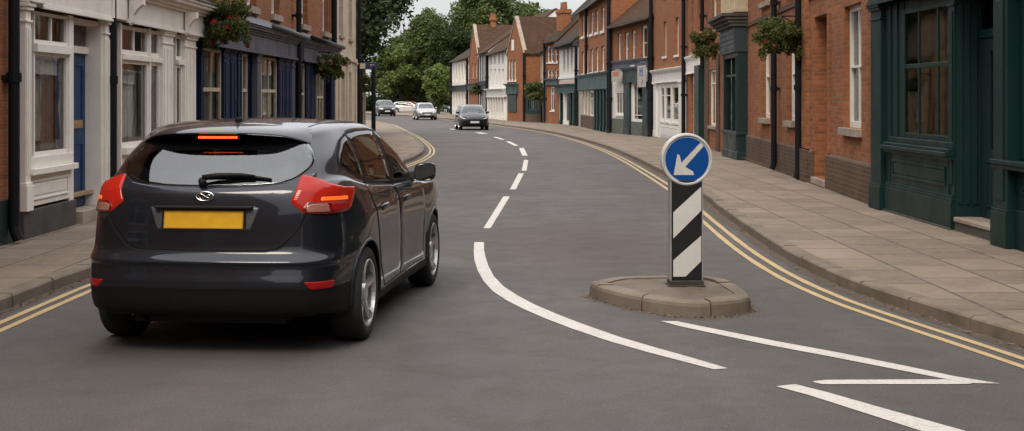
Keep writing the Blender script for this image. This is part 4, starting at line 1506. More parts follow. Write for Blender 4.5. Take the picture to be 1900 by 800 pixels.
# ------------------------------------------------------------------ cars
def mat_carpaint(name, c, metal=.35, rough=.32):
    t = NT(name)
    n = t.noise(t.obj(), 900, 1)
    d = t.noise(t.obj(), 2.5, 5, .6)
    sp = t.n('ShaderNodeSeparateXYZ'); t.set(sp.inputs[0], t.obj())
    col = t.mix(t.mapr(n, .35, .65, 0, .35), c, (c[0] * 1.9, c[1] * 1.9, c[2] * 1.95))
    low = t.math('MULTIPLY', t.mapr(d, .40, .75), t.mapr(sp.outputs[2], .12, .5, .22, .0))
    col = t.mix(low, col, (.075, .066, .056))
    return t.principled(col, t.mapr(d, .3, .7, rough, rough + .10), metal, Coat_Weight=1.0, Coat_Roughness=.045, Coat_IOR=1.42, Specular_IOR_Level=.15)


CM = {
    'trim': mat_plain('black_plastic', (.007, .007, .007), .6, Specular_IOR_Level=.2),
    'gap': mat_plain('panel_gap', (.003, .003, .003), .8),
    'gloss': mat_plain('gloss_black', (.006, .006, .007), .12, Coat_Weight=1.0),
    'rubber': mat_plain('tyre_rubber', (.014, .0135, .013), .85, 0, .25, 30),
    'alloy': mat_plain('alloy_wheel', (.58, .57, .56), .30, .8),
    'disc': mat_plain('brake_disc', (.06, .06, .06), .5, .6),
    'chrome': mat_plain('chrome', (.62, .62, .63), .16, 1.0),
    'tint': mat_glass('tinted_glass', (.48, .52, .50), .05, wave=0),
    'screen': mat_glass('windscreen_glass', (.84, .88, .86), .13, wave=0),
    'seat': mat_plain('seat_cloth', (.13, .13, .13), .9),
    'inner': mat_plain('cabin_trim', (.020, .020, .021), .8),
    'lamp': mat_emit('lit_tail_lamp', (1.0, .05, .010), .05, (.30, .011, .006), .09),
    'amber': mat_emit('lit_amber_strip', (1.0, .17, .012), .55, (.5, .06, .01), .1),
    'red': mat_plain('red_reflector', (.30, .008, .008), .2, 0, .25, 60, Specular_IOR_Level=.3),
    'lens': mat_plain('reverse_lens', (.30, .13, .10), .12, 0, .2, 90, Coat_Weight=1.0),
    'brake': mat_emit('lit_brake_bar', (1.0, .07, .01), 2.6, (.4, .02, .01), .2),
    'yellow': mat_plain('yellow_plate', (.56, .30, .010), .38, 0, .10, 14),
    'white': mat_plain('white_plate', (.60, .60, .58), .4),
    'head': mat_plain('headlamp_lens', (.42, .43, .44), .10, .3, .2, 40, Coat_Weight=1.0),
    'mirror': mat_plain('mirror_glass', (.13, .14, .14), .04, 1.0),
}

# columns run from the middle of the tail round the side to the middle of the nose
def low_loop(xr, xf, w, zr, zm, zf):
    c = [(xr, 0, zr), (xr + .012, .36, zr), (xr + .055, .635, zr), (xr + .165, .775 * w / .905, zr), (xr + .37, w * .935, zr * .6 + zm * .4),
         (.83, w, zm), (1.3, w * .994, zm), (1.9, w * .985, zm), (2.45, w * .985, zm), (3.0, w * .99, zm), (3.5, w, zm), (3.9, w * .94, zm * .5 + zf * .5),
         (xf - .17, w * .76, zf), (xf - .035, w * .43, zf), (xf, 0, zf)]
    return c


def hatch_cage():
    L = [low_loop(.13, 4.18, .80, .25, .185, .20), low_loop(.060, 4.26, .890, .275, .21, .22), low_loop(.022, 4.31, .9065, .335, .30, .30),
         low_loop(.002, 4.335, .908, .425, .40, .40), low_loop(-.006, 4.345, .907, .475, .46, .46), low_loop(.008, 4.355, .911, .535, .53, .51), low_loop(.016, 4.354, .911, .578, .58, .545), low_loop(.008, 4.352, .912, .612, .63, .57),
         low_loop(.060, 4.345, .911, .668, .69, .605), low_loop(.076, 4.325, .907, .765, .78, .64), low_loop(.085, 4.30, .901, .87, .855, .68),
         low_loop(.100, 4.26, .890, .965, .905, .715)]
    sh = low_loop(.118, 4.20, .868, 1.035, .935, .745)
    sh[10] = (3.5, .855, .90); sh[11] = (3.88, .79, .825); sh[12] = (4.08, .64, .78); sh[13] = (4.18, .36, .765); sh[14] = (4.21, 0, .765)
    sh[4] = (.50, .825, 1.04); sh[5] = (.85, .862, 1.0); sh[6] = (1.3, .866, .965); sh[3] = (.285, .745, 1.055); sh[2] = (.175, .615, 1.045)
    L.append(sh)
    L.append([(.140, 0, 1.062), (.15, .36, 1.066), (.20, .60, 1.080), (.325, .725, 1.10), (.555, .805, 1.095), (.90, .838, 1.045), (1.3, .848, 1.0), (1.9, .850, .97),
              (2.45, .850, .955), (2.95, .845, .945), (3.35, .82, .935), (3.66, .76, .91), (3.83, .60, .90), (3.93, .33, .905), (3.95, 0, .908)])
    L.append([(.165, 0, 1.090), (.175, .34, 1.094), (.225, .575, 1.108), (.35, .695, 1.130), (.60, .770, 1.135), (.92, .810, 1.085), (1.3, .825, 1.035), (1.9, .830, 1.0),
              (2.42, .830, .982), (2.85, .815, .975), (3.12, .785, .970), (3.27, .68, .985), (3.37, .5, .998), (3.43, .25, 1.005), (3.44, 0, 1.01)])
    L.append([(.30, 0, 1.225), (.31, .32, 1.225), (.355, .535, 1.238), (.47, .655, 1.248), (.70, .725, 1.255), (.99, .757, 1.235), (1.35, .765, 1.215), (1.9, .768, 1.20),
              (2.3, .762, 1.19), (2.62, .745, 1.175), (2.82, .71, 1.165), (2.90, .60, 1.20), (2.97, .43, 1.222), (3.0, .22, 1.23), (3.01, 0, 1.235)])
    L.append([(.455, 0, 1.372), (.46, .31, 1.370), (.50, .50, 1.362), (.60, .59, 1.362), (.80, .648, 1.385), (1.05, .672, 1.392), (1.4, .682, 1.392), (1.85, .682, 1.385),
              (2.12, .676, 1.368), (2.30, .658, 1.345), (2.43, .628, 1.325), (2.48, .52, 1.37), (2.53, .38, 1.392), (2.55, .2, 1.402), (2.555, 0, 1.405)])
    L.append([(.52, 0, 1.428), (.525, .28, 1.425), (.55, .45, 1.418), (.64, .54, 1.418), (.84, .592, 1.438), (1.08, .618, 1.448), (1.4, .626, 1.452), (1.8, .625, 1.445),
              (2.02, .617, 1.43), (2.18, .60, 1.412), (2.30, .57, 1.395), (2.36, .46, 1.415), (2.41, .33, 1.43), (2.43, .17, 1.437), (2.435, 0, 1.44)])
    L.append([(.60, 0, 1.455), (.61, .22, 1.452), (.64, .36, 1.446), (.72, .43, 1.448), (.90, .46, 1.466), (1.12, .475, 1.476), (1.4, .48, 1.480), (1.75, .478, 1.474),
              (1.93, .47, 1.462), (2.06, .455, 1.448), (2.15, .43, 1.436), (2.2, .34, 1.445), (2.24, .25, 1.452), (2.255, .12, 1.456), (2.26, 0, 1.458)])
    L.append([(.74, 0, 1.478), (.745, .10, 1.477), (.77, .18, 1.475), (.84, .21, 1.476), (.98, .23, 1.485), (1.16, .235, 1.492), (1.4, .24, 1.496), (1.7, .24, 1.490),
              (1.82, .235, 1.482), (1.90, .225, 1.474), (1.96, .21, 1.468), (1.99, .17, 1.470), (2.01, .12, 1.474), (2.02, .06, 1.475), (2.025, 0, 1.476)])
    x = [.80, .82, .86, .92, 1.02, 1.18, 1.4, 1.66, 1.76, 1.82, 1.86, 1.88, 1.90, 1.91, 1.915]
    L.append([(q, 0, 1.484 + .017 * math.sin(math.pi * (q - .8) / 1.3)) for q in x])
    return np.array(L, float)


def crm(P, n):
    """Catmull-Rom resampling along axis 0, n steps per span"""
    a = np.concatenate([2 * P[:1] - P[1:2], P, 2 * P[-1:] - P[-2:-1]])
    out = []
    for i in range(1, len(a) - 2):
        for k in range(n):
            t = k / n
            out.append(.5 * (2 * a[i] + (a[i + 1] - a[i - 1]) * t + (2 * a[i - 1] - 5 * a[i] + 4 * a[i + 1] - a[i + 2]) * t * t + (3 * a[i] - a[i - 1] - 3 * a[i + 1] + a[i + 2]) * t ** 3))
    out.append(a[-2])
    return np.array(out)


def lamp_ridges(mat):
    """moulded optics behind the lamp lens"""
    nt = mat.node_tree
    p = nt.nodes.new('ShaderNodeTexCoord'); w = nt.nodes.new('ShaderNodeTexWave'); b = nt.nodes.new('ShaderNodeBump')
    w.inputs['Scale'].default_value = 26; w.bands_direction = 'Z'; w.inputs['Distortion'].default_value = .4
    b.inputs['Strength'].default_value = .05; b.inputs['Distance'].default_value = .01
    nt.links.new(p.outputs['Object'], w.inputs['Vector']); nt.links.new(w.outputs['Fac'], b.inputs['Height'])
    pr = [n for n in nt.nodes if n.type == 'BSDF_PRINCIPLED'][0]
    nt.links.new(b.outputs[0], pr.inputs['Normal'])


lamp_ridges(CM['lamp'])
lamp_ridges(CM['red'])


class Car:
    AX = (.83, 3.48)

    def __init__(s, name, label, loc, rz, paint, scale=(1, 1, 1), res=6, group='cars on the street', shape=None):
        s.root = thing(name, label, 'car', loc, rz, group)
        s.paint = paint
        s.sc = np.array(scale)
        s.res = res
        cage = hatch_cage()
        if shape is not None:
            cage = shape(cage)
        cage = cage * s.sc
        # mirror the columns so that both halves are smooth over the middle
        left = cage[:, ::-1][:, :-1] * np.array([1, -1, 1])
        full = np.concatenate([left, cage], axis=1)              # nose -> right -> tail -> left -> nose
        g = crm(full, res)                                         # along loops (height)
        g = np.swapaxes(crm(np.swapaxes(g, 0, 1), res), 0, 1)
        s.nl, s.nc = g.shape[:2]
        s.g = g
        s.verts = [tuple(p) for p in g.reshape(-1, 3)]
        s.faces = []
        for i in range(s.nl - 1):
            for j in range(s.nc - 1):
                a = i * s.nc + j
                s.faces.append((a, a + s.nc, a + s.nc + 1, a + 1))
        s.bvh = BVHTree.FromPolygons([Vector(v) for v in s.verts], s.faces)
        s.cent = np.array([np.mean([s.verts[k] for k in f], axis=0) for f in s.faces])
        s.drop = set()

    # --- projections: (a, b) plane coordinates -> point and normal on the body
    def hit(s, view, a, b, off=0.0):
        if view == 'rear':
            o, d = Vector((-2, a, b)), Vector((1, 0, 0))
        elif view == 'front':
            o, d = Vector((8, a, b)), Vector((-1, 0, 0))
        elif view == 'left':
            o, d = Vector((a, 3, b)), Vector((0, -1, 0))
        elif view == 'right':
            o, d = Vector((a, -3, b)), Vector((0, 1, 0))
        elif view == 'rearleft':
            q = Vector((1, 1, 0)) / math.sqrt(2); d = Vector((1, -1, 0)) / math.sqrt(2)
            o = q * a - d * 4 + Vector((0, 0, b))
        elif view == 'rearright':
            q = Vector((1, -1, 0)) / math.sqrt(2); d = Vector((1, 1, 0)) / math.sqrt(2)
            o = q * a - d * 4 + Vector((0, 0, b))
        elif view == 'frontleft':
            q = Vector((-1, 1, 0)) / math.sqrt(2); d = Vector((-1, -1, 0)) / math.sqrt(2)
            o = Vector((4.36 * s.sc[0], 0, 0)) + q * a - d * 4 + Vector((0, 0, b))
        elif view == 'frontright':
            q = Vector((-1, -1, 0)) / math.sqrt(2); d = Vector((-1, 1, 0)) / math.sqrt(2)
            o = Vector((4.36 * s.sc[0], 0, 0)) + q * a - d * 4 + Vector((0, 0, b))
        elif view == 'top':
            o, d = Vector((a, b, 4)), Vector((0, 0, -1))
        p, n, i, dist = s.bvh.ray_cast(o, d)
        if p is None:
            p, n, i, dist = s.bvh.find_nearest(o + d * 4)
        if n.dot(d) > 0:
            n = -n
        return p + n * off, n

    @staticmethod
    def dense(pts, step=.03, rnd=0):
        P = [Vector(p) for p in pts]
        if rnd:                                        # round the corners
            Q = []
            for i in range(len(P)):
                a, b, c = P[i - 1], P[i], P[(i + 1) % len(P)]
                r = min(rnd, (a - b).length * .45, (c - b).length * .45)
                p0 = b + (a - b).normalized() * r; p1 = b + (c - b).normalized() * r
                for k in range(5):
                    t = k / 4
                    Q.append(p0 * (1 - t) ** 2 + b * 2 * t * (1 - t) + p1 * t * t)
            P = Q
        out = []
        for i in range(len(P)):
            a, b = P[i], P[(i + 1) % len(P)]
            n = max(1, int((b - a).length / step))
            for k in range(n):
                out.append(a + (b - a) * (k / n))
        return out

    def patch(s, name, view, pts, mat, off=.003, parent=None, rnd=.0, rings=9, centre=None, skirt=.008, step=.03, smooth=True):
        """a thin panel that follows the body, its outline given in a projection"""
        ol = s.dense(pts, step, rnd)
        c = Vector(centre) if centre else sum(ol, Vector((0, 0))) / len(ol)
        mb = MB(); n = len(ol)
        for p in ol:
            q, nn = s.hit(view, p.x, p.y, -skirt); mb.v.append(tuple(q))
        for k in range(rings):
            t = 1 - k / rings if k != 1 else max(1 - 1 / rings, 1 - .006 / max(.02, (ol[0] - c).length))
            for p in ol:
                q = c + (p - c) * t
                h, nn = s.hit(view, q.x, q.y, off * (.55 if k == 0 else 1)); mb.v.append(tuple(h))
        h, nn = s.hit(view, c.x, c.y, off); mb.v.append(tuple(h))
        for k in range(rings):
            for i in range(n):
                j = (i + 1) % n
                mb.face((k * n + i, k * n + j, (k + 1) * n + j, (k + 1) * n + i))
        e = rings * n
        for i in range(n):
            mb.face((e + i, e + (i + 1) % n, len(mb.v) - 1))
        return mb.build(name, mat, parent or s.root, smooth=smooth)

    def ribbon(s, name, view, pts, w, mat, off=.002, closed=True, parent=None, step=.03, rnd=0, inner=None):
        """flat band following an outline; inner: band lies inside the outline"""
        ol = s.dense(pts, step, rnd)
        if not closed:
            P = [Vector(p) for p in pts]; ol = []
            for a, b in zip(P, P[1:]):
                k = max(1, int((b - a).length / step)); ol += [a + (b - a) * (i / k) for i in range(k)]
            ol.append(P[-1])
        n = len(ol); mb = MB()
        area = sum(ol[i - 1].x * ol[i].y - ol[i].x * ol[i - 1].y for i in range(n))
        sg = 1 if area > 0 else -1
        for i, p in enumerate(ol):
            a = ol[i - 1] if (closed or i) else p
            b = ol[(i + 1) % n] if (closed or i < n - 1) else p
            t = (b - a).normalized(); nn = Vector((-t.y, t.x)) * sg      # points inwards
            lo, hi = (0, w) if inner else (-w / 2, w / 2)
            for d in (lo, hi):
                q = p + nn * d
                h, _ = s.hit(view, q.x, q.y, off); mb.v.append(tuple(h))
        m = n if closed else n - 1
        for i in range(m):
            j = (i + 1) % n
            mb.face((2 * i, 2 * j, 2 * j + 1, 2 * i + 1))
        return mb.build(name, mat, parent or s.root, smooth=True, fix=False)

    @staticmethod
    def inside(P, x, y):
        r = False
        for i in range(len(P)):
            a, b = P[i - 1], P[i]
            if (a[1] > y) != (b[1] > y) and x < (b[0] - a[0]) * (y - a[1]) / (b[1] - a[1]) + a[0]:
                r = not r
        return r

    @staticmethod
    def shrink(pts, d):
        P = [Vector(p) for p in pts]; n = len(P)
        area = sum(P[i - 1].x * P[i].y - P[i].x * P[i - 1].y for i in range(n)); sg = 1 if area > 0 else -1
        out = []
        for i in range(n):
            t0 = (P[i] - P[i - 1]).normalized(); t1 = (P[(i + 1) % n] - P[i]).normalized()
            n0 = Vector((-t0.y, t0.x)) * sg; n1 = Vector((-t1.y, t1.x)) * sg
            m = (n0 + n1); m.normalize()
            out.append(P[i] + m * d / max(.5, m.dot(n0)))
        return out

    def hole(s, view, pts, cond):
        P = [(p[0], p[1]) for p in pts]
        ax = {'rear': (1, 2), 'front': (1, 2), 'left': (0, 2), 'right': (0, 2)}[view]
        for k, c in enumerate(s.cent):
            if cond(c) and s.inside(P, c[ax[0]], c[ax[1]]):
                s.drop.add(k)

    def body(s, arch=.365, split=None):
        X = s.sc
        zc = .315
        V = [list(v) for v in s.verts]
        zone = {}
        for k, c in enumerate(s.cent):
            for ax in s.AX:
                if abs(c[1]) > .52 and math.hypot(c[0] - ax * X[0], c[2] - zc) < arch:
                    s.drop.add(k); zone[k] = ax * X[0]
        # pull the cut edges onto the wheel-arch circle
        keepv = set()
        for k, f in enumerate(s.faces):
            if k not in s.drop: keepv |= set(f)
        for k, ax in zone.items():
            for i in s.faces[k]:
                if i in keepv:
                    x, y, z = V[i]; d = math.hypot(x - ax, z - zc)
                    if d > 1e-6:
                        V[i][0] = ax + (x - ax) / d * arch; V[i][2] = zc + (z - zc) / d * arch
                        if abs(y) > .6 and V[i][2] > .26:
                            h, _n = s.hit('left' if y > 0 else 'right', V[i][0], V[i][2]); V[i][1] = h.y
        mb = MB(); mb.v = [tuple(v) for v in V]
        val = MB(); val.v = mb.v
        for k, f in enumerate(s.faces):
            if k in s.drop: continue
            if split and split(s.cent[k]):
                val.face(f)
            else:
                mb.face(f)
        def clean(m, name, mat):
            used = sorted({i for f in m.f for i in f}); mp = {o: n for n, o in enumerate(used)}
            m.v = [m.v[i] for i in used]; m.f = [tuple(mp[i] for i in f) for f in m.f]
            # weld the strip along the roof centre
            o = m.build(name, [mat, CM['inner']], s.root, smooth=True)
            bm = bmesh.new(); bm.from_mesh(o.data)
            bmesh.ops.remove_doubles(bm, verts=bm.verts, dist=.0004)
            bmesh.ops.recalc_face_normals(bm, faces=bm.faces)
            bm.to_mesh(o.data); bm.free()
            so = o.modifiers.new('inner_trim', 'SOLIDIFY'); so.thickness = .018; so.offset = -1; so.material_offset = 1; so.material_offset_rim = 1
            return o
        b = clean(mb, 'body', s.paint)
        if split:
            clean(val, 'bumper_valance', CM['trim'])
        # wheel wells and floor
        mb = MB()
        for ax in s.AX:
            for sg in (-1, 1):
                n = 20
                base = len(mb.v)
                for k in range(n + 1):
                    q = math.pi * (1.12 * k / n - .06)
                    x = ax * X[0] + (arch + .004) * math.cos(q); z = zc + (arch + .004) * math.sin(q)
                    yo = .885 * X[1]
                    p, nn_ = s.hit('left' if sg > 0 else 'right', x, z)
                    mb.v += [(x, sg * (abs(p.y) - .018), z), (x, sg * .50, z)]
                for k in range(n):
                    mb.face((base + 2 * k, base + 2 * k + 1, base + 2 * k + 3, base + 2 * k + 2))
        mb.box(.20, 4.05 * X[0], -.50, .50, .20, .26); mb.box(1.25 * X[0], 3.05 * X[0], -.80 * X[1], .80 * X[1], .20, .26)
        mb.build('underbody', CM['gap'], s.root)
        return b

    def wheel(s, ax, sg, r=.315, w=.205, out=.905, spokes=5, detail=True):
        y0 = sg * (out * s.sc[1])
        x0 = ax * s.sc[0]
        n = 48 if detail else 20
        yo = lambda d: y0 - sg * d
        mb = MB()
        prof = [(r * .70, yo(.012)), (r * .76, yo(.000)), (r * .86, yo(-.004)), (r * .95, yo(.006)), (r * .985, yo(.018)), (r, yo(.035)), (r, yo(w / 2)), (r, yo(w - .035)), (r * .985, yo(w - .018)), (r * .93, yo(w)), (r * .7, yo(w - .01))]
        mb.lathe(prof, n, axis='y', c=(x0, 0, r))
        wh = mb.build('wheel', CM['rubber'], s.root, smooth=True)
        mb = MB()
        rr_ = r * .735
        mb.lathe([(rr_, yo(.006)), (rr_ * .985, yo(.002)), (rr_ * .945, yo(.004)), (rr_ * .93, yo(.03)), (rr_ * .93, yo(w - .04))], n, axis='y', c=(x0, 0, r))
        mb.lathe([(0, yo(.016)), (.030, yo(.017)), (.062, yo(.022)), (.075, yo(.04)), (.07, yo(.08))], 20, axis='y', c=(x0, 0, r))
        for k in range(spokes):
            q = 2 * math.pi * (k + .25) / spokes
            ca, sa = math.cos(q), math.sin(q)
            def P(rad, tang, d):
                return (x0 + ca * rad - sa * tang, yo(d), r + sa * rad + ca * tang)
            st = [(.05, .034, .026), (.11, .030, .030), (.17, .036, .022), (rr_ * .95, .052, .006)]
            base = len(mb.v)
            for (rad, hw, d) in st:
                mb.v += [P(rad, -hw, d + .012), P(rad, -hw * .45, d), P(rad, hw * .45, d), P(rad, hw, d + .012), P(rad, hw * .8, d + .045), P(rad, -hw * .8, d + .045)]
            for i in range(len(st) - 1):
                for j in range(6):
                    j2 = (j + 1) % 6
                    mb.face((base + i * 6 + j, base + i * 6 + j2, base + (i + 1) * 6 + j2, base + (i + 1) * 6 + j))
        mb.build('rim', CM['alloy'], wh, smooth=False)
        mb = MB(); mb.lathe([(0, yo(.075)), (.15, yo(.075)), (.15, yo(.085)), (.18, yo(.09)), (rr_ * .93, yo(.10))], 24, axis='y', c=(x0, 0, r))
        mb.build('brake_disc', CM['disc'], wh, smooth=False)
        return wh

    def cabin(s):
        X, Y, Z = s.sc
        def seat(x, y, w, reclined=.16):
            mb = MB()
            mb.box(x * X, (x + .5) * X, (y - w / 2) * Y, (y + w / 2) * Y, .38, .56)
            b = [((x + .06 - .0) * X, .50), ((x - .10) * X, 1.10 * Z), ((x + .0) * X, 1.11 * Z), ((x + .18) * X, .52)]
            mb.prism([(p[0], (y - w / 2) * Y, p[1]) for p in b], (0, w * Y, 0))
            o = mb.build('seat', CM['seat'], s.root, bevel=.035, seg=3)
            mb = MB()
            mb.prism([((x - .13) * X, (y - .13) * Y, 1.155 * Z), ((x - .15) * X, (y - .11) * Y, 1.29 * Z), ((x - .05) * X, (y - .11) * Y, 1.30 * Z), ((x - .03) * X, (y - .13) * Y, 1.155 * Z)], (0, .25 * Y, 0))
            for k in (-.05, .05): mb.tube([((x - .07) * X, (y + k) * Y, 1.10 * Z), ((x - .08) * X, (y + k) * Y, 1.17 * Z)], .006, 6)
            mb.build('headrest', CM['seat'], o, bevel=.02, seg=3)
        seat(2.05, .36, .50); seat(2.05, -.36, .50)
        for y in (-.40, .40): seat(1.15, y, .46)
        mb = MB()
        mb.box(1.02 * X, 1.12 * X, -.66 * Y, .66 * Y, .5, 1.06 * Z)
        mb.box(.35 * X, 1.05 * X, -.62 * Y, .62 * Y, .96 * Z, .99 * Z)
        mb.build('parcel_shelf', CM['inner'], s.root)
        mb = MB()
        mb.prism([(2.72 * X, -.74 * Y, .55), (2.62 * X, -.74 * Y, .93 * Z), (2.78 * X, -.74 * Y, .97 * Z), (3.25 * X, -.74 * Y, .95 * Z), (3.25 * X, -.74 * Y, .55)], (0, 1.48 * Y, 0))
        for k in range(24):
            pass
        mb.build('dashboard', CM['inner'], s.root, bevel=.02)
        mb = MB()
        pts = [(2.52 * X + .02 * math.sin(q), -.36 * Y + .18 * math.cos(q), .92 * Z + .17 * math.sin(q)) for q in [i * 2 * math.pi / 20 for i in range(21)]]
        mb.tube(pts, .014, 8); mb.build('steering_wheel', CM['inner'], s.root, smooth=True)

    def door_mirror(s, sg, x=2.80, y=.845, z=.985):
        X, Y, Z = s.sc
        mb = MB()
        # housing: rounded shell lofted front to back, open face towards the tail
        c = Vector((x * X, sg * (y + .098) * Y, (z + .045) * Z))
        prof = [(.17, .05), (.155, .45), (.11, .80), (.05, .97), (.0, 1.0), (-.012, .985)]
        base = len(mb.v); n = 28
        for (dx, k) in prof:
            for i in range(n):
                q = 2 * math.pi * i / n
                cx, sx = math.cos(q), math.sin(q)
                e = .55
                hy = .088 * (abs(cx) ** e) * (1 if cx > 0 else -1) * (.35 + .65 * k)
                hz = .074 * (abs(sx) ** e) * (1 if sx > 0 else -1) * (.35 + .65 * k)
                mb.v.append((c.x + dx, c.y + hy, c.z + hz + .02 * (hy * sg) / .12 * .4))
        for i in range(len(prof) - 1):
            for k in range(n):
                k2 = (k + 1) % n
                mb.face((base + i * n + k, base + i * n + k2, base + (i + 1) * n + k2, base + (i + 1) * n + k))
        mb.face([base + k for k in range(n)])
        o = mb.build('door_mirror', s.paint, s.root, smooth=True)
        mb = MB(); base = 0
        for i in range(n):
            q = 2 * math.pi * i / n; cx, sx = math.cos(q), math.sin(q); e = .55
            hy = .080 * (abs(cx) ** e) * (1 if cx > 0 else -1); hz = .066 * (abs(sx) ** e) * (1 if sx > 0 else -1)
            mb.v.append((c.x - .006 + .01 * cx * sg, c.y + hy, c.z + hz + .02 * (hy * sg) / .12 * .4))
        mb.face(range(n)); mb.build('mirror_glass', CM['mirror'], o, fix=False)
        mb = MB()
        mb.prism([(x * X + .02, sg * (y - .06) * Y, z * Z - .02), (x * X + .12, sg * (y - .06) * Y, z * Z - .02), (x * X + .13, sg * (y - .06) * Y, z * Z + .05), (x * X + .04, sg * (y - .06) * Y, z * Z + .04)], (0, sg * .14 * Y, .012))
        mb.build('mirror_arm', CM['trim'], o, bevel=.008)
        return o


def mir(pts):
    """half outline (y >= 0, from the bottom middle to the top middle) -> whole outline"""
    return list(pts) + [(-p[0], p[1]) for p in reversed(pts) if abs(p[0]) > 1e-6]


def scl(pts, a, b):
    return [(p[0] * a, p[1] * b) for p in pts]


RG = [(0, 1.078), (.30, 1.083), (.46, 1.096), (.56, 1.13), (.625, 1.19), (.635, 1.225), (.61, 1.285), (.555, 1.345), (.50, 1.368), (.30, 1.385), (0, 1.39)]
WSC = [(0, 1.020), (.30, 1.015), (.52, 1.005), (.665, .995), (.645, 1.10), (.565, 1.30), (.52, 1.365), (.40, 1.385), (.2, 1.395), (0, 1.398)]
DLO = [(.61, 1.195), (.73, 1.147), (.95, 1.082), (1.3, 1.034), (1.9, 1.000), (2.45, .988), (2.80, .985), (3.02, .992), (2.74, 1.165), (2.48, 1.312), (2.30, 1.372), (2.1, 1.396), (1.75, 1.410), (1.4, 1.412), (1.10, 1.400), (.90, 1.362), (.71, 1.28)]


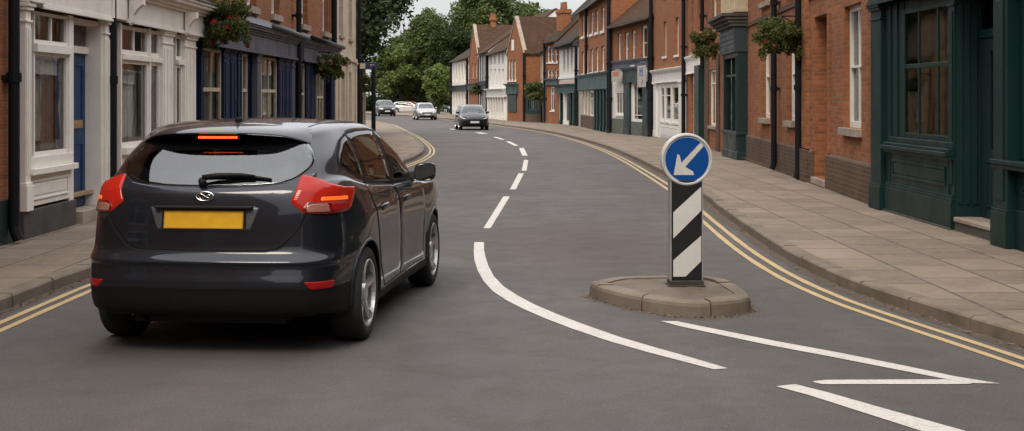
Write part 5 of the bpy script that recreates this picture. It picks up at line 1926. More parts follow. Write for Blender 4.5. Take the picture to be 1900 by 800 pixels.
def main_car():
    paint = mat_carpaint('charcoal_metallic', (.0135, .0155, .0205), .5, .28)
    heading = math.radians(90 - 6.3)
    C = Car('car', 'dark charcoal five-door hatchback driving away with its brake lights on and a yellow plate', (-1.965, 8.47, 0), heading, paint, res=8, group='cars on the street')
    rg = mir(RG); wsc = mir(WSC)
    C.hole('rear', C.shrink(rg, .028), lambda c: c[0] < .75)
    C.hole('front', C.shrink(wsc, .035), lambda c: c[0] > 2.2)
    C.hole('left', C.shrink(DLO, .022), lambda c: c[1] > .5)
    C.hole('right', C.shrink(DLO, .022), lambda c: c[1] < -.5)
    C.body(split=lambda c: (c[0] < .50 and c[2] < .447) or (1.17 < c[0] < 3.13 and c[2] < .272))
    # glazing
    g = C.patch('rear_window', 'rear', rg, CM['screen'], off=.006, rnd=.03, skirt=-.002, rings=36, step=.02)
    C.ribbon('window_border', 'rear', rg, .088, CM['gloss'], off=.0035, inner=True, rnd=.03, parent=g)
    g = C.patch('windscreen', 'front', wsc, CM['screen'], off=.006, rnd=.03, skirt=-.002, rings=36)
    C.ribbon('window_border', 'front', wsc, .055, CM['gloss'], off=.0025, inner=True, rnd=.03, parent=g)
    for side in ('left', 'right'):
        def clip(x0, x1):
            # part of the side-glass outline between two slanted pillars (x at z=1.2, lean)
            n = 40; lo, hi = [], []
            def zr(x):
                zs = []
                for i in range(len(DLO)):
                    a, b = DLO[i - 1], DLO[i]
                    if (a[0] - x) * (b[0] - x) <= 0 and abs(a[0] - b[0]) > 1e-6:
                        zs.append(a[1] + (b[1] - a[1]) * (x - a[0]) / (b[0] - a[0]))
                return (min(zs), max(zs)) if zs else None
            xs = [x0 + (x1 - x0) * i / 14 for i in range(15)]
            r = [(x, zr(x)) for x in xs]; r = [(x, z) for x, z in r if z and z[1] - z[0] > .004]
            return [(x, z[0] + .013) for x, z in r] + [(x, z[1] - .013) for x, z in reversed(r)]
        for nm, x0, x1 in (('quarter_window', .65, 1.045), ('rear_side_window', 1.095, 1.93), ('front_side_window', 2.03, 2.97)):
            C.patch(nm, side, clip(x0, x1), CM['tint'], off=.004, rings=8, skirt=-.002)
        # black pillars between and a thin seal all round
        C.ribbon('window_seal', side, DLO, .030, CM['trim'], off=.0028, inner=True)
        for x0, x1 in ((1.035, 1.105), (1.915, 2.045)):
            C.patch('pillar_cover', side, [(x0, 1.05 if x0 < 1.5 else 1.0), (x1, 1.045 if x0 < 1.5 else 1.0), (x1 - .00, 1.39), (x0 + .0, 1.39)], CM['trim'], off=.0034, skirt=-.001)
        # doors: outline of each with a dark gap and a proud skin
        rear_door = [(1.24, .44), (1.16, .60), (1.13, .72), (1.10, .85), (1.00, .97), (1.02, 1.045), (1.3, 1.018), (1.96, .978), (1.985, .30), (1.36, .295)]
        front_door = [(1.995, .30), (1.975, .978), (2.45, .964), (2.93, .955), (3.02, .90), (3.03, .75), (2.98, .50), (2.95, .305)]
        for nm, ol in (('rear_door', rear_door), ('front_door', front_door)):
            d = C.patch(nm, side, ol, paint, off=.0045, rnd=.03, rings=10, skirt=.002, centre=(sum(p[0] for p in ol) / len(ol), .65))
            C.ribbon('door_gap', side, C.dense(ol, .05, .03), .016, CM['gap'], off=.0012, parent=d)
            hx = 1.22 if nm == 'rear_door' else 2.10
            sgn = 1 if side == 'left' else -1
            p, n_ = C.hit(side, hx + .10, .865)
            mb = MB()
            pts = []
            for i in range(9):
                t = i / 8; x = hx + .22 * t
                h, n2 = C.hit(side, x, .868 + .006 * t, .012 + .022 * math.sin(math.pi * t) ** .6)
                pts.append(tuple(h))
            mb.tube(pts, [.008] + [.015] * 7 + [.008], 10)
            mb.build('handle', paint, d, smooth=True)
            C.patch('handle_cup', side, [(hx + .03, .835), (hx + .17, .838), (hx + .18, .895), (hx + .03, .895)], CM['gap'], off=.0052, rnd=.03, parent=d, skirt=0)
        for ax in C.AX:
            mb = MB(); sgn = 1 if side == 'left' else -1
            q_ = [math.pi * (-.03 + 1.06 * i / 40) for i in range(41)]
            mb.tube([tuple(C.hit(side, ax + .366 * math.cos(q), max(.272, .315 + .366 * math.sin(q)), -.004)[0]) for q in q_], .0115, 8)
            mb.build('arch_lip', paint, C.root, smooth=True)
        # tail lamps
        lamp = [(.480, .980), (.530, 1.065), (.605, 1.148), (.665, 1.130), (.78, 1.085), (.90, 1.062), (1.06, 1.048), (1.025, 1.0), (.955, .915), (.90, .905), (.70, .902), (.545, .912)]
        lv = 'rear' + side
        lp = C.patch('tail_lamp', lv, lamp, CM['lamp'], off=.012, rnd=.02, rings=12, centre=(.75, 1.0))
        C.ribbon('lamp_gap', lv, lamp, .012, CM['gap'], off=.002, rnd=.02, parent=lp)
        C.patch('dark_lens', lv, [(.535, .935), (.575, .985), (.66, .976), (.92, .968), (.945, .912), (.70, .905), (.555, .915)], mat_plain('smoked_red_lens', (.13, .006, .006), .15, Specular_IOR_Level=.3), off=.0135, parent=lp, rnd=.012, skirt=0)
        C.patch('amber_strip', lv, [(.655, .985), (.93, .978), (.925, 1.003), (.665, 1.008)], CM['amber'], off=.0145, parent=lp, rnd=.008, skirt=0)
        C.patch('reverse_lens', lv, [(.56, .915), (.56, .955), (.60, .970), (.72, .966), (.735, .912)], CM['lens'], off=.0145, parent=lp, rnd=.015, skirt=0)
        C.patch('indicator_lens', lv, [(.745, .912), (.735, .966), (.93, .960), (.945, .915)], CM['red'], off=.0145, parent=lp, rnd=.015, skirt=0)
        C.patch('reflector', lv, [(.50, .486), (.735, .482), (.72, .438), (.545, .436)], CM['red'], off=.006, rnd=.01)
    # tailgate
    tg = [(0, .676), (.40, .678), (.475, .690), (.52, .715), (.60, .80), (.655, .90), (.655, .925), (.585, .985), (.60, 1.03), (.66, 1.125), (.655, 1.155), (.60, 1.148), (.52, 1.10), (.36, 1.078), (0, 1.071)]
    t = C.patch('tailgate', 'rear', mir(tg), paint, off=.007, rings=44, centre=(0, .75), skirt=.006, step=.015)
    C.ribbon('tailgate_gap', 'rear', mir(tg[:8]), .017, CM['gap'], off=.0022, closed=False, parent=t) if False else None
    half = tg[:11]
    C.ribbon('tailgate_gap', 'rear', [(-p[0], p[1]) for p in reversed(half)] + half[1:], .020, CM['gap'], off=.0022, closed=False, parent=t, step=.015)
    # number-plate recess
    rec = C.patch('plate_recess', 'rear', [(-.305, .795), (.305, .795), (.345, .955), (-.345, .955)], CM['gloss'], off=.0095, rnd=.02, parent=t)
    for sg in (-1, 1):
        C.patch('recess_cheek', 'rear', [(sg * .275, .805), (sg * .305, .808), (sg * .355, .948), (sg * .272, .950)], mat_plain('recess_grey', (.055, .056, .06), .35), off=.012, parent=t, rnd=.01)
    p, n_ = C.hit('rear', 0, .872)
    mb = MB()
    x = p.x - .020
    mb.prism([(x + .006, -.260, .815), (x + .006, .260, .815), (x + .022, .260, .927), (x + .022, -.260, .927)], (-.008, 0, 0))
    pl = mb.build('number_plate', CM['yellow'], C.root, bevel=.003)
    mb = MB()
    for (a, b, c, d) in ((-.253, .253, .817, .822), (-.253, .253, .920, .925), (-.258, -.252, .817, .925), (.252, .258, .817, .925)):
        k = lambda z: x - .0022 + .016 * (z - .815) / .112
        mb.poly([(k(c) - .001, a, c), (k(c) - .001, b, c), (k(d) - .001, b, d), (k(d) - .001, a, d)])
    mb.build('plate_edge', mat_plain('plate_edge_yellow', (.36, .20, .008), .5), pl)
    mb = MB(); mb.box(x - .012, x + .05, -.32, .32, .942, .958); mb.build('plate_lamp_bar', CM['trim'], t, bevel=.006)
    # oval badge with a scribbled mark
    p, n_ = C.hit('rear', 0, 1.012)
    mb = MB(); px_ = p.x - .012
    mb.tube([(px_ + .004 * math.sin(q), .056 * math.cos(q), 1.018 + .028 * math.sin(q)) for q in [i * 2 * math.pi / 40 for i in range(41)]], .0055, 8, cap=False)
    bd = mb.build('badge', CM['chrome'], C.root, smooth=True)
    mb = MB(); mb.poly([(px_ - .001 + .004 * math.sin(q), .058 * math.cos(q), 1.018 + .026 * math.sin(q)) for q in [i * 2 * math.pi / 40 for i in range(40)]])
    mb.build('badge_field', CM['gloss'], bd, fix=False)
    mb = MB(); mb.tube([(px_ - .003, .036 * math.sin(q), 1.018 + .012 * math.sin(2 * q) + .003 * math.cos(q)) for q in [i * 2 * math.pi / 36 for i in range(37)]], .0035, 6, cap=False)
    mb.build('badge_mark', CM['chrome'], bd, smooth=True)
    # wiper: pivot cap and blade lying on the glass
    mb = MB()
    def on(y, z, o):
        h, n2 = C.hit('rear', y, z, o); return tuple(h)
    mb.tube([on(.03, 1.085, .004), on(.03, 1.085, .05)], [.028, .022], 14)
    mb.tube([on(.03, 1.10, .045), on(-.06, 1.118, .042), on(-.20, 1.126, .036), on(-.30, 1.122, .030)], [.019, .017, .012, .008], 8)
    mb.tube([on(.02, 1.128, .018), on(-.12, 1.134, .018), on(-.28, 1.126, .016), on(-.41, 1.112, .015)], [.009, .012, .011, .007], 8)
    mb.build('rear_wiper', CM['trim'], C.root, smooth=True)
    # roof spoiler over the rear window with the lit brake bar beneath
    mb = MB()
    ns, rows = 29, 0
    prof = []
    def spo(y):
        k = abs(y) / .58
        x_edge = .335 + .20 * k ** 4; z_edge = 1.420 - .020 * k ** 2 - .058 * k ** 6
        x_in = .66 + .04 * k ** 2
        yy = y
        zin = C.hit('top', x_in, yy * .93)[0].z + .003
        xm = (x_edge + x_in) / 2
        zm = max(C.hit('top', max(xm, .56), yy * .93)[0].z + .008, (z_edge + zin) / 2 + .006)
        return [(x_in, yy * .93, zin), (xm, yy * .965, (zin + z_edge) / 2 + .012), (x_edge + .015, yy, z_edge + .006), (x_edge, yy, z_edge - .004), (x_edge + .012, yy, z_edge - .014), (x_edge + .08, yy * .97, z_edge - .018), (x_in - .06, yy * .93, zin - .05)]
    base = 0
    for i in range(ns):
        y = -.58 + 1.16 * i / (ns - 1); mb.v += spo(y)
    m_ = 7
    for i in range(ns - 1):
        for j in range(m_ - 1):
            mb.face((i * m_ + j, i * m_ + j + 1, (i + 1) * m_ + j + 1, (i + 1) * m_ + j), 0 if j < 3 else 1)
        mb.face((i * m_ + m_ - 1, i * m_, (i + 1) * m_, (i + 1) * m_ + m_ - 1), 1)
    mb.face(list(range(m_)), 0); mb.face([(ns - 1) * m_ + k for k in range(m_)], 0)
    sp = mb.build('roof_spoiler', [paint, CM['gloss']], C.root, smooth=True)
    e = sp.modifiers.new('edges', 'EDGE_SPLIT'); e.split_angle = math.radians(50)
    mb = MB()
    for i in range(16):
        y = -.124 + .2475 * i / 15
        mb.box(.352, .372, y - .0066, y + .0066, 1.378, 1.392)
    bl_ = mb.build('brake_bar', CM['brake'], C.root)
    mb = MB(); mb.box(.356, .42, -.15, .15, 1.372, 1.402); mb.build('brake_bar_housing', CM['gloss'], bl_, bevel=.004)
    # aerial, sensors, tow-eye flap, tailpipe, bumper line
    mb = MB(); r0 = C.hit('top', .80, 0)[0]
    mb.tube([(r0.x, 0, r0.z - .01), (r0.x - .015, 0, r0.z + .016), (r0.x - .03, 0, r0.z + .028)], [.034, .022, .009], 10)
    mb.tube([(r0.x - .01, 0, r0.z + .01), (r0.x - .075, 0, r0.z + .15)], [.009, .005], 8)
    mb.build('aerial', CM['trim'], C.root, smooth=True)
    for y in (-.62, -.22, .22, .62):
        C.patch('parking_sensor', 'rear', [(y + .011 * math.cos(q), .572 + .011 * math.sin(q)) for q in [i * math.pi / 6 for i in range(12)]], CM['trim'], off=.003, rings=2)
    C.ribbon('bumper_gap', 'rear', [(-.80, .462), (-.6, .452), (0, .449), (.6, .452), (.80, .462)], .010, CM['gap'], off=.0015, closed=False)
    mb = MB(); mb.tube([(.12, .40, .25), (.50, .40, .27)], .032, 14, cap=False); mb.build('tailpipe', CM['disc'], C.root, smooth=True)
    mb = MB(); mb.box(.25, .75, -.42, .45, .235, .34); mb.build('silencer', CM['gap'], C.root, bevel=.04)
    mb = MB(); mb.tube([(.83, -.75, .30), (.83, .75, .30)], .045, 10); mb.build('rear_axle', CM['gap'], C.root)
    for ax in C.AX:
        for sg in (-1, 1): C.wheel(ax, sg)
    for sg in (-1, 1): C.door_mirror(sg)
    C.cabin()
    # nose
    for side in ('left', 'right'):
        C.patch('headlamp', 'front' + side, [(.40, .62), (.44, .74), (.72, .80), (1.02, .86), (1.0, .74), (.80, .66)], CM['head'], off=.006, rnd=.02)
        C.ribbon('roof_rail_gap', 'top', [(.75, .50 * (1 if side == 'left' else -1)), (1.2, .545 * (1 if side == 'left' else -1)), (1.8, .55 * (1 if side == 'left' else -1)), (2.2, .50 * (1 if side == 'left' else -1))], .012, CM['gap'], off=.001, closed=False)
    C.patch('grille', 'front', [(-.5, .34), (.5, .34), (.62, .58), (-.62, .58)], CM['trim'], off=.006, rnd=.05)
    return C


def far_car(label, loc, rz, colour, scale, kind, plate=True, metal=.4):
    """the same care in less detail: cars a few dozen pixels wide, nose towards the camera"""
    paint = mat_carpaint(kind + '_paint', colour, metal, .3)

    def shape(c):
        if kind == 'people_carrier':                     # taller cabin, long sloping screen
            c = c.copy()
            k = np.clip((c[:, :, 0] - 2.2) / 1.4, 0, 1)
            c[14:, :, 0] += .28 * k[14:] * (c[14:, :, 2] > .9)
            c[14:, :, 1] *= 1.06
        if kind == 'offroader':
            c = c.copy()
            c[15:18, :3, 0] -= .18
            c[15:, :, 1] *= 1.08
        return c
    C = Car('parked_car' if kind == 'offroader' else 'car', label, loc, rz, paint, scale, res=4, shape=shape, group='cars on the street')
    sx, sy, sz = scale
    W = scl(mir(WSC), sy, sz); D = scl(DLO, sx, sz); Rr = scl(mir(RG), sy, sz)
    if kind == 'people_carrier': D = [(p[0] + .12 * (p[0] > 2.4 * sx), p[1]) for p in D]
    C.hole('front', C.shrink(W, .03), lambda c: c[0] > 2.2 * sx)
    C.hole('rear', C.shrink(Rr, .03), lambda c: c[0] < .9 * sx)
    C.hole('left', C.shrink(D, .03), lambda c: c[1] > .5); C.hole('right', C.shrink(D, .03), lambda c: c[1] < -.5)
    C.body(split=lambda c: c[0] > 3.9 * sx and c[2] < .30 * sz)
    C.patch('windscreen', 'front', W, CM['screen'], off=.006, rnd=.03, skirt=-.002)
    C.patch('rear_window', 'rear', Rr, CM['tint'], off=.006, rnd=.03, skirt=-.002)
    for side in ('left', 'right'):
        C.patch('side_window', side, D, CM['tint'], off=.006, skirt=-.002, centre=(1.75 * sx, 1.2 * sz))
        hl = {'people_carrier': [(.47, .66), (.55, .70), (.95, .83), (1.02, .80), (.8, .70)], 'saloon': [(.40, .60), (.42, .72), (.75, .78), (.98, .80), (.9, .66), (.7, .60)],
              'offroader': [(.42, .62), (.42, .74), (.80, .78), (.92, .78), (.9, .64)]}[kind]
        C.patch('headlamp', 'front' + side, scl(hl, 1, sz), CM['head'], off=.008, rnd=.02)
        C.ribbon('door_gap', side, scl([(1.98, .30), (1.97, .97)], sx, sz), .02, CM['gap'], off=.003, closed=False)
        C.ribbon('door_gap', side, scl([(2.98, .40), (3.0, .93)], sx, sz), .02, CM['gap'], off=.003, closed=False)
        C.patch('tail_lamp', 'rear' + side, scl([(.5, .9), (.56, 1.1), (.9, 1.05), (.9, .9)], 1, sz), CM['red'], off=.008)
    gp = [(-.42, .56), (.42, .56), (.48, .66), (-.48, .66)]
    C.patch('grille', 'front', scl(gp, 1, sz), CM['trim'], off=.006, rnd=.03)
    C.patch('lower_intake', 'front', scl([(-.55, .28), (.55, .28), (.62, .38), (-.62, .38)], 1, sz), CM['trim'], off=.006, rnd=.03)
    p, n_ = C.hit('front', 0, .47 * sz)
    mb = MB(); mb.box(p.x + .005, p.x + .03, -.26, .26, .42 * sz, .53 * sz)
    mb.build('number_plate', CM['white'], C.root)
    for ax in C.AX:
        for sg in (-1, 1): C.wheel(ax, sg, detail=False)
    for sg in (-1, 1): C.door_mirror(sg)
    C.cabin()
    return C


main_car()
# ------------------------------------------------------------------ far cars
def face_camera(x, y, turn=0):
    return math.radians(-90 + turn)


def put_car(px, py, *a, turn=0, **k):
    p = at(px, py)
    # p is the ground under the nose: step back to the tail, which is the car's origin
    L = 4.36 * a[2][0]
    rz = math.radians(-90 + turn)
    loc = (p.x - L * math.cos(rz), p.y - L * math.sin(rz), p.z)
    return far_car(a[0], loc, rz, a[1], a[2], a[3], **k)


put_car(881, 242, 'black people carrier with a sloping windscreen coming towards the camera on the bend', (.010, .0105, .012), (.98, .98, 1.02), 'people_carrier', turn=7)
put_car(793, 223, 'silver car with headlamps facing the camera in the middle of the bend', (.30, .30, .295), (.95, .97, 1.0), 'saloon', turn=10, metal=.7)
put_car(719, 216, 'dark boxy off-roader half hidden at the left kerb beyond the sign post', (.016, .017, .020), (.98, 1.0, 1.12), 'offroader', turn=12)
for i, (px, py, c, lb, kind) in enumerate((
        (768, 209, (.36, .05, .03), 'small red car parked at the far end behind the silver car', 'saloon'),
        (757, 210, (.50, .48, .46), 'white car parked under the trees left of the red one', 'people_carrier'),
        (822, 209, (.045, .075, .07), 'dark teal car parked on the far right past the silver car', 'saloon'))):
    p = at(px, py)
    far_car(lb, (p.x - 2, p.y, p.z), math.radians(-10 if i < 2 else -30), c, (.95, .95, .95), kind)

# ------------------------------------------------------------------ sign post
post = thing('sign_post', 'black post with a small dark blue sign board on the left pavement', 'sign', (-3.70, 36.0, ground_z(36) + KERB), math.radians(8))
mb = MB(); mb.tube([(0, 0, 0), (0, 0, 2.44)], .058, 14); mb.tube([(0, 0, 0), (0, 0, .35)], .075, 14); mb.build('pole', M['black'], post, smooth=False)
mb = MB(); mb.box(-.36, .12, -.05, -.0, 2.36, 2.54)
sb = mb.build('sign_board', mat_plain('sign_navy', (.010, .014, .045), .4), post, bevel=.006)
mb = MB(); mb.box(-.10, -.02, -.053, -.0505, 2.475, 2.497); mb.box(-.075, -.055, -.053, -.0505, 2.445, 2.474); mb.box(-.01, .015, -.053, -.0505, 2.465, 2.495)
mb.build('sign_mark', mat_plain('sign_mark_pink', (.42, .22, .22), .5), sb)
mb = MB(); mb.box(-.36, -.22, -.054, -.0505, 2.38, 2.52); mb.build('sign_end_panel', M['tan'], sb)


# ------------------------------------------------------------------ plants
def leaf_mesh(name, clumps, n, size, mat, parent, seed, droop=.0, flat=.5):
    """n leaf-sized faces spread through the clumps (centre, radii), denser near their surface"""
    r = np.random.default_rng(seed)
    cen = np.array([c[0] for c in clumps]); rad = np.array([c[1] for c in clumps])
    w = (rad[:, 0] * rad[:, 1] + rad[:, 1] * rad[:, 2] + rad[:, 0] * rad[:, 2]); w = w / w.sum()
    k = r.choice(len(clumps), n, p=w)
    d = r.normal(size=(n, 3)); d /= np.linalg.norm(d, axis=1)[:, None]
    rr_ = r.random(n) ** .45
    P = cen[k] + d * rad[k] * rr_[:, None]
    P += r.normal(size=(n, 3)) * rad[k] * .08
    nrm = d * .6 + r.normal(size=(n, 3)) * .7 + np.array([0, 0, flat])
    nrm /= np.linalg.norm(nrm, axis=1)[:, None]
    a = np.cross(nrm, r.normal(size=(n, 3))); a /= np.linalg.norm(a, axis=1)[:, None]
    a[:, 2] -= droop; 
    b = np.cross(nrm, a)
    s = size * (.6 + .8 * r.random(n))[:, None]
    V = np.stack([P - a * s, P + b * s * .45 + nrm * s * .15, P + a * s, P - b * s * .45 + nrm * s * .15], axis=1).reshape(-1, 3)
    F = np.arange(4 * n).reshape(n, 4)
    me = bpy.data.meshes.new(name)
    me.vertices.add(4 * n); me.vertices.foreach_set('co', V.ravel())
    me.loops.add(4 * n); me.loops.foreach_set('vertex_index', F.ravel())
    me.polygons.add(n); me.polygons.foreach_set('loop_start', np.arange(0, 4 * n, 4)); me.polygons.foreach_set('loop_total', np.full(n, 4))
    me.materials.append(mat); me.update(calc_edges=True)
    o = bpy.data.objects.new(name, me); COL.objects.link(o)
    if parent: o.parent = parent
    return o


def tree(label, x, y, top, bottom, rx, ry, mat, n=14000, leaf=.24, seed=1, trunk=.35, lean=0, blobs=34, cat='tree', name='tree', group='trees beyond the street'):
    z0 = ground_z(y) - .05
    T = thing(name, label, cat, (x, y, z0), 0, group)
    r = random.Random(seed)
    h = top - z0; b = bottom - z0
    cz = (h + b) / 2; rz_ = (h - b) / 2
    clumps = []
    for i in range(blobs):
        while True:
            q = Vector((r.uniform(-1, 1), r.uniform(-1, 1), r.uniform(-1, 1)))
            if .35 < q.length < 1: break
        k = r.uniform(.20, .36)
        taper = 1 - .25 * max(0, q.z)
        c = (q.x * rx * .82 * taper, q.y * ry * .82 * taper, cz + q.z * rz_ * .85)
        clumps.append((c, (rx * k, ry * k, rz_ * k * .8)))
    for q in ((0, 0, .80), (.40, .2, .66), (-.42, -.1, .64), (.1, -.4, .62), (-.1, .4, .6), (.62, 0, .40), (-.62, 0, .36)):
        clumps.append(((q[0] * rx, q[1] * ry, cz + q[2] * rz_), (rx * .36, ry * .36, rz_ * .22)))
    leaf_mesh('crown', clumps, n, leaf, mat, T, seed)
    mb = MB()
    tp = [(0, 0, -.2), (r.uniform(-.1, .1), 0, b * .5), (r.uniform(-.3, .3), 0, b + rz_ * .4), (r.uniform(-.4, .4), 0, cz + rz_ * .3)]
    mb.tube(tp, [trunk * 1.25, trunk, trunk * .75, trunk * .3], 12)
    for i in range(0, len(clumps), 3):
        c = clumps[i][0]; s_ = Vector(tp[2]) + (Vector(tp[3]) - Vector(tp[2])) * r.random() * .8
        m = s_.lerp(Vector(c), .5) + Vector((0, 0, rz_ * .08))
        mb.tube([s_, m, c], [trunk * .38, trunk * .22, trunk * .06], 6)
    mb.build('trunk', M['bark'], T, smooth=True)
    return T


L_, D_, G_ = M['leaf_light'], M['leaf_dark'], M['leaf']
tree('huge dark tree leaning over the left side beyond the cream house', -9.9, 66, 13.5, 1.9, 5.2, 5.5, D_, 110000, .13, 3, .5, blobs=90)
tree('bright green bushy tree low behind the left parked off-roader', -14.6, 178, 8.6, 1.2, 4.2, 3.8, L_, 26000, .22, 5, .3, blobs=46)
tree('tall mid-green tree in the middle of the gap between the streets', -10.9, 178, 13.4, 1.0, 3.5, 4, G_, 30000, .22, 6, .4, blobs=44)
tree('slim tall dark tree just left of the tall middle one', -14.6, 190, 11.0, 1.0, 3.2, 4, G_, 18000, .24, 16, .4)
tree('broad tall tree rising behind the far brick gable', -3.5, 182, 18.5, 1.0, 5.2, 6, G_, 42000, .24, 7, .5, blobs=52)
tree('dark tree filling the space behind the farthest white house', -7.6, 172, 11.0, .5, 3.6, 4, D_, 24000, .22, 8, .4, blobs=44)
tree('light green tree hanging over the right kerb by the farthest house', -8.2, 150.5, 5.3, .4, 1.9, 2.0, L_, 7000, .22, 9, .2)
tree('dark tree at the end of the street behind the silver car', -15.5, 192, 9.5, 1.0, 4.6, 4, D_, 16000, .30, 10, .4, blobs=44)
tree('deep green tree behind the ochre cottage', -17.5, 110, 10.5, .8, 4.6, 4.6, D_, 18000, .28, 12, .4, blobs=44)
tree('green tree rising above the roofs of the right row', 2.5, 190, 15.0, 2.0, 5.0, 5, G_, 14000, .34, 13, .4)
hd = thing('hedge', 'long dark hedge closing the view below the far trees', 'hedge', (-15, 196, ground_z(160)))
r = random.Random(4)
leaf_mesh('foliage', [((-16 + i * 1.0, r.uniform(-.4, .4), 1.0 + r.uniform(-.2, .4)), (1.1, .9, 1.2)) for i in range(36)], 14000, .22, D_, hd, 77)
mb = MB(); mb.box(-17, 20, 1.2, 1.6, -.3, 2.0)
mb.build('back_wall', M['brick_soot'], hd)


def basket(label, p, wall, rx, rz_, leafmat, flower, nf, seed, n=1500, post=False, leaf=.05):
    """hanging basket: wall point -> arm, wire bowl, foliage and flowers"""
    B = thing('hanging_basket', label, 'hanging basket', p, 0, 'hanging flower baskets')
    r = random.Random(seed)
    w = Vector(wall) - Vector(p)
    top = Vector((0, 0, rz_ * .95))
    mb = MB()
    mb.tube([w + Vector((0, 0, top.z)), (0, 0, top.z)], .014, 8)
    mb.tube([w + Vector((0, 0, top.z - .35)), w * .5 + Vector((0, 0, top.z - .12)), (0, 0, top.z)], .010, 8)
    for k in range(3):
        q = k * 2.094; mb.tube([(0, 0, top.z), (rx * .42 * math.cos(q), rx * .42 * math.sin(q), -rz_ * .1)], .006, 6)
    mb.build('bracket', M['black'], B)
    mb = MB(); mb.lathe([(0, -rz_ * .72), (rx * .22, -rz_ * .66), (rx * .40, -rz_ * .4), (rx * .46, -rz_ * .1), (rx * .42, -rz_ * .08)], 20, axis='z')
    mb.build('bowl', M['bark'], B, smooth=True)
    cl = []
    for i in range(26):
        a = r.uniform(0, 6.28); d = r.uniform(.1, .80)
        z = r.uniform(-.45, .75) * (1 - .3 * d)
        cl.append(((rx * d * math.cos(a), rx * d * math.sin(a), rz_ * z), (rx * r.uniform(.22, .34), rx * r.uniform(.22, .34), rz_ * r.uniform(.24, .36))))
    for i in range(12):
        a = i * .5236; cl.append(((rx * .42 * math.cos(a), rx * .42 * math.sin(a), -rz_ * .42), (rx * .22, rx * .22, rz_ * .34)))
    for i in range(9):
        a = r.uniform(0, 6.28)
        cl.append(((rx * .66 * math.cos(a), rx * .66 * math.sin(a), -rz_ * r.uniform(.5, .85)), (rx * .12, rx * .12, rz_ * .3)))
    leaf_mesh('foliage', cl, n, leaf, leafmat, B, seed, droop=.25)
    fc = []
    for i in range(nf):
        c = r.choice(cl); d = Vector((r.gauss(0, 1), r.gauss(0, 1) - .6, r.gauss(0, 1) + .3)).normalized()
        fc.append(((c[0][0] + d.x * c[1][0], c[0][1] + d.y * c[1][1], c[0][2] + d.z * c[1][2]), (.035 * rx / .45, .035 * rx / .45, .03 * rx / .45)))
    fl = leaf_mesh('flowers', fc, nf * 14, .026 * rx / .45, flower, B, seed + 1)
    fl['kind'] = 'stuff'
    return B


basket('big hanging basket with red flowers in front of the navy shop', (-4.90, 23.0, 1.65 + 142 * 23 / FPX), (-5.35, 23.0, 1.65 + 142 * 23 / FPX), .56, .47, M['leaf_basket'], M['flower_red'], 22, 31, 8500, leaf=.028)
basket('hanging basket with pink flowers by the drainpipe of the cream house', (-4.88, 36.3, 1.65 + 58 * 36.3 / FPX), (-5.35, 36.3, 1.65 + 58 * 36.3 / FPX), .50, .38, M['leaf_basket'], M['flower_pink'], 40, 32, 4500, leaf=.038)
basket('small hanging basket in shadow beneath the sign board', (-5.5, 51.0, 1.65 + 24 * 51 / FPX), (-6.0, 51.0, 1.65 + 24 * 51 / FPX), .42, .42, M['leaf_basket'], M['flower_pink'], 4, 33, 1200, leaf=.05)
basket('wide hanging basket with a few red flowers on the brick terrace', (5.12, 25.6, 1.65 + 112 * 25.6 / FPX), (5.55, 25.6, 1.65 + 112 * 25.6 / FPX), .60, .41, M['leaf_basket'], M['flower_red'], 7, 34, 8500, leaf=.030)
basket('hanging basket of yellowish leaves beside the bottle-green bay', (5.75, 40.0, 1.65 + 98 * 40 / FPX), (6.3, 40.0, 1.65 + 98 * 40 / FPX), .54, .50, M['leaf_warm'], M['flower_pink'], 12, 35, 6000, leaf=.036)
basket('large ragged basket on the lean-to beside the brick gable', (1.75, 98.2, 1.65 + 10 * 97 / FPX), (1.9, 99.4, 1.65 + 12 * 97 / FPX), .95, .85, M['leaf_basket'], M['flower_pink'], 4, 36, 2000, leaf=.09)
basket('far basket over the shop of the second brick gable', (-3.3, 123.0, 1.65 + 14 * 123 / FPX), (-2.8, 123.0, 1.65 + 14 * 123 / FPX), .7, .55, M['leaf_basket'], M['flower_pink'], 4, 37, 900, leaf=.1)

# ------------------------------------------------------------------ light, sky, camera
SUN_AZ, SUN_EL = math.radians(SUN_A), math.radians(SUN_E)   # azimuth of the sun measured from +Y clockwise
sd = bpy.data.lights.new('sun', 'SUN')
sd.energy = SUN_W
sd.angle = math.radians(22)
sd.color = (1.0, .89, .74)
so = bpy.data.objects.new('sun', sd)
COL.objects.link(so)
dirv = Vector((math.sin(SUN_AZ) * math.cos(SUN_EL), math.cos(SUN_AZ) * math.cos(SUN_EL), math.sin(SUN_EL)))
so.rotation_euler = (-dirv).to_track_quat('-Z', 'Y').to_euler()
so.location = dirv * 60

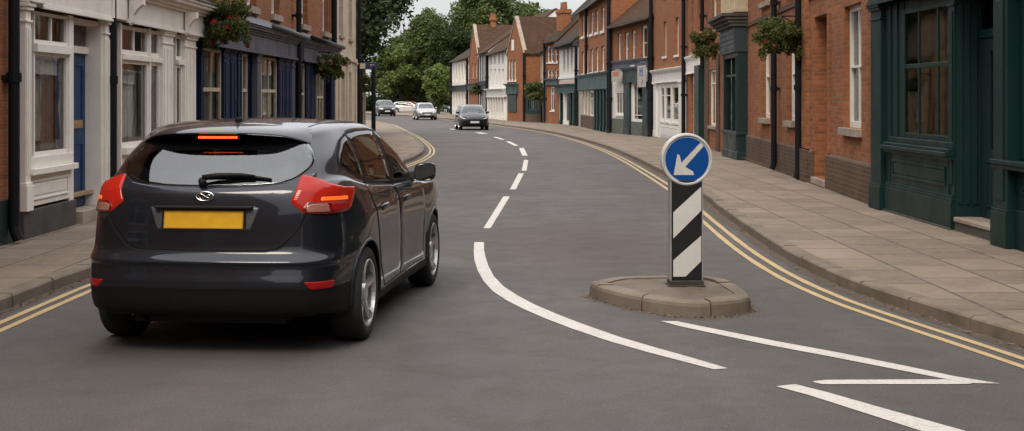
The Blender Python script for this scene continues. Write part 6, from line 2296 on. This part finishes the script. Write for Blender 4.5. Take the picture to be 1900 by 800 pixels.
wd = bpy.data.worlds.new('World')
SC.world = wd
wd.use_nodes = True
nt = wd.node_tree
nt.nodes.clear()
out = nt.nodes.new('ShaderNodeOutputWorld')
bg = nt.nodes.new('ShaderNodeBackground')
sky = nt.nodes.new('ShaderNodeTexSky')
sky.sky_type = 'NISHITA'
sky.sun_disc = False
sky.sun_elevation = SUN_EL
sky.sun_rotation = SUN_AZ
sky.air_density = 1.0
sky.dust_density = 2.0
tc = nt.nodes.new('ShaderNodeTexCoord')
mp = nt.nodes.new('ShaderNodeMapping'); mp.inputs['Scale'].default_value = (1, 1, 2.5)
nz = nt.nodes.new('ShaderNodeTexNoise'); nz.inputs['Scale'].default_value = 1.6; nz.inputs['Detail'].default_value = 6
nt.links.new(tc.outputs['Generated'], mp.inputs[0]); nt.links.new(mp.outputs[0], nz.inputs['Vector'])
rp = nt.nodes.new('ShaderNodeValToRGB')
rp.color_ramp.elements[0].position = .3; rp.color_ramp.elements[0].color = (CLOUD[0] * .82, CLOUD[1] * .82, CLOUD[2] * .84, 1)
rp.color_ramp.elements[1].position = .7; rp.color_ramp.elements[1].color = (*[c * 1.08 for c in CLOUD], 1)
nt.links.new(nz.outputs['Fac'], rp.inputs[0])
# an overcast sky is about three times as bright overhead as at the horizon
sz = nt.nodes.new('ShaderNodeSeparateXYZ'); nt.links.new(tc.outputs['Generated'], sz.inputs[0])
el = nt.nodes.new('ShaderNodeMapRange'); el.inputs[1].default_value = 0; el.inputs[2].default_value = 1; el.inputs[3].default_value = 1.0; el.inputs[4].default_value = ZENITH
nt.links.new(sz.outputs[2], el.inputs[0])
gm = nt.nodes.new('ShaderNodeVectorMath'); gm.operation = 'SCALE'
nt.links.new(rp.outputs[0], gm.inputs[0]); nt.links.new(el.outputs[0], gm.inputs['Scale'])
mx = nt.nodes.new('ShaderNodeMix'); mx.data_type = 'RGBA'; mx.inputs[0].default_value = .85
nt.links.new(sky.outputs[0], mx.inputs[6]); nt.links.new(gm.outputs[0], mx.inputs[7])
nt.links.new(mx.outputs[2], bg.inputs['Color'])
bg.inputs['Strength'].default_value = .10
nt.links.new(bg.outputs[0], out.inputs['Surface'])

cam = bpy.data.cameras.new('camera')
cam.lens = FPX / 1900 * 36
cam.sensor_width = 36
cam.shift_y = -220 / 1900
cam.clip_start = .1
cam.clip_end = 4000
co = bpy.data.objects.new('camera', cam)
COL.objects.link(co)
co.location = (0, 0, EYE)
co.rotation_euler = (math.radians(90), 0, 0)
SC.camera = co

SC.render.engine = 'CYCLES'
SC.cycles.use_denoising = True
SC.cycles.max_bounces = 8
SC.cycles.transparent_max_bounces = 16
SC.cycles.caustics_reflective = False
SC.cycles.caustics_refractive = False
SC.view_settings.view_transform = 'Standard'
SC.view_settings.look = 'None'
SC.view_settings.gamma = 1
SC.view_settings.use_curve_mapping = False
SC.view_settings.exposure = EXPO
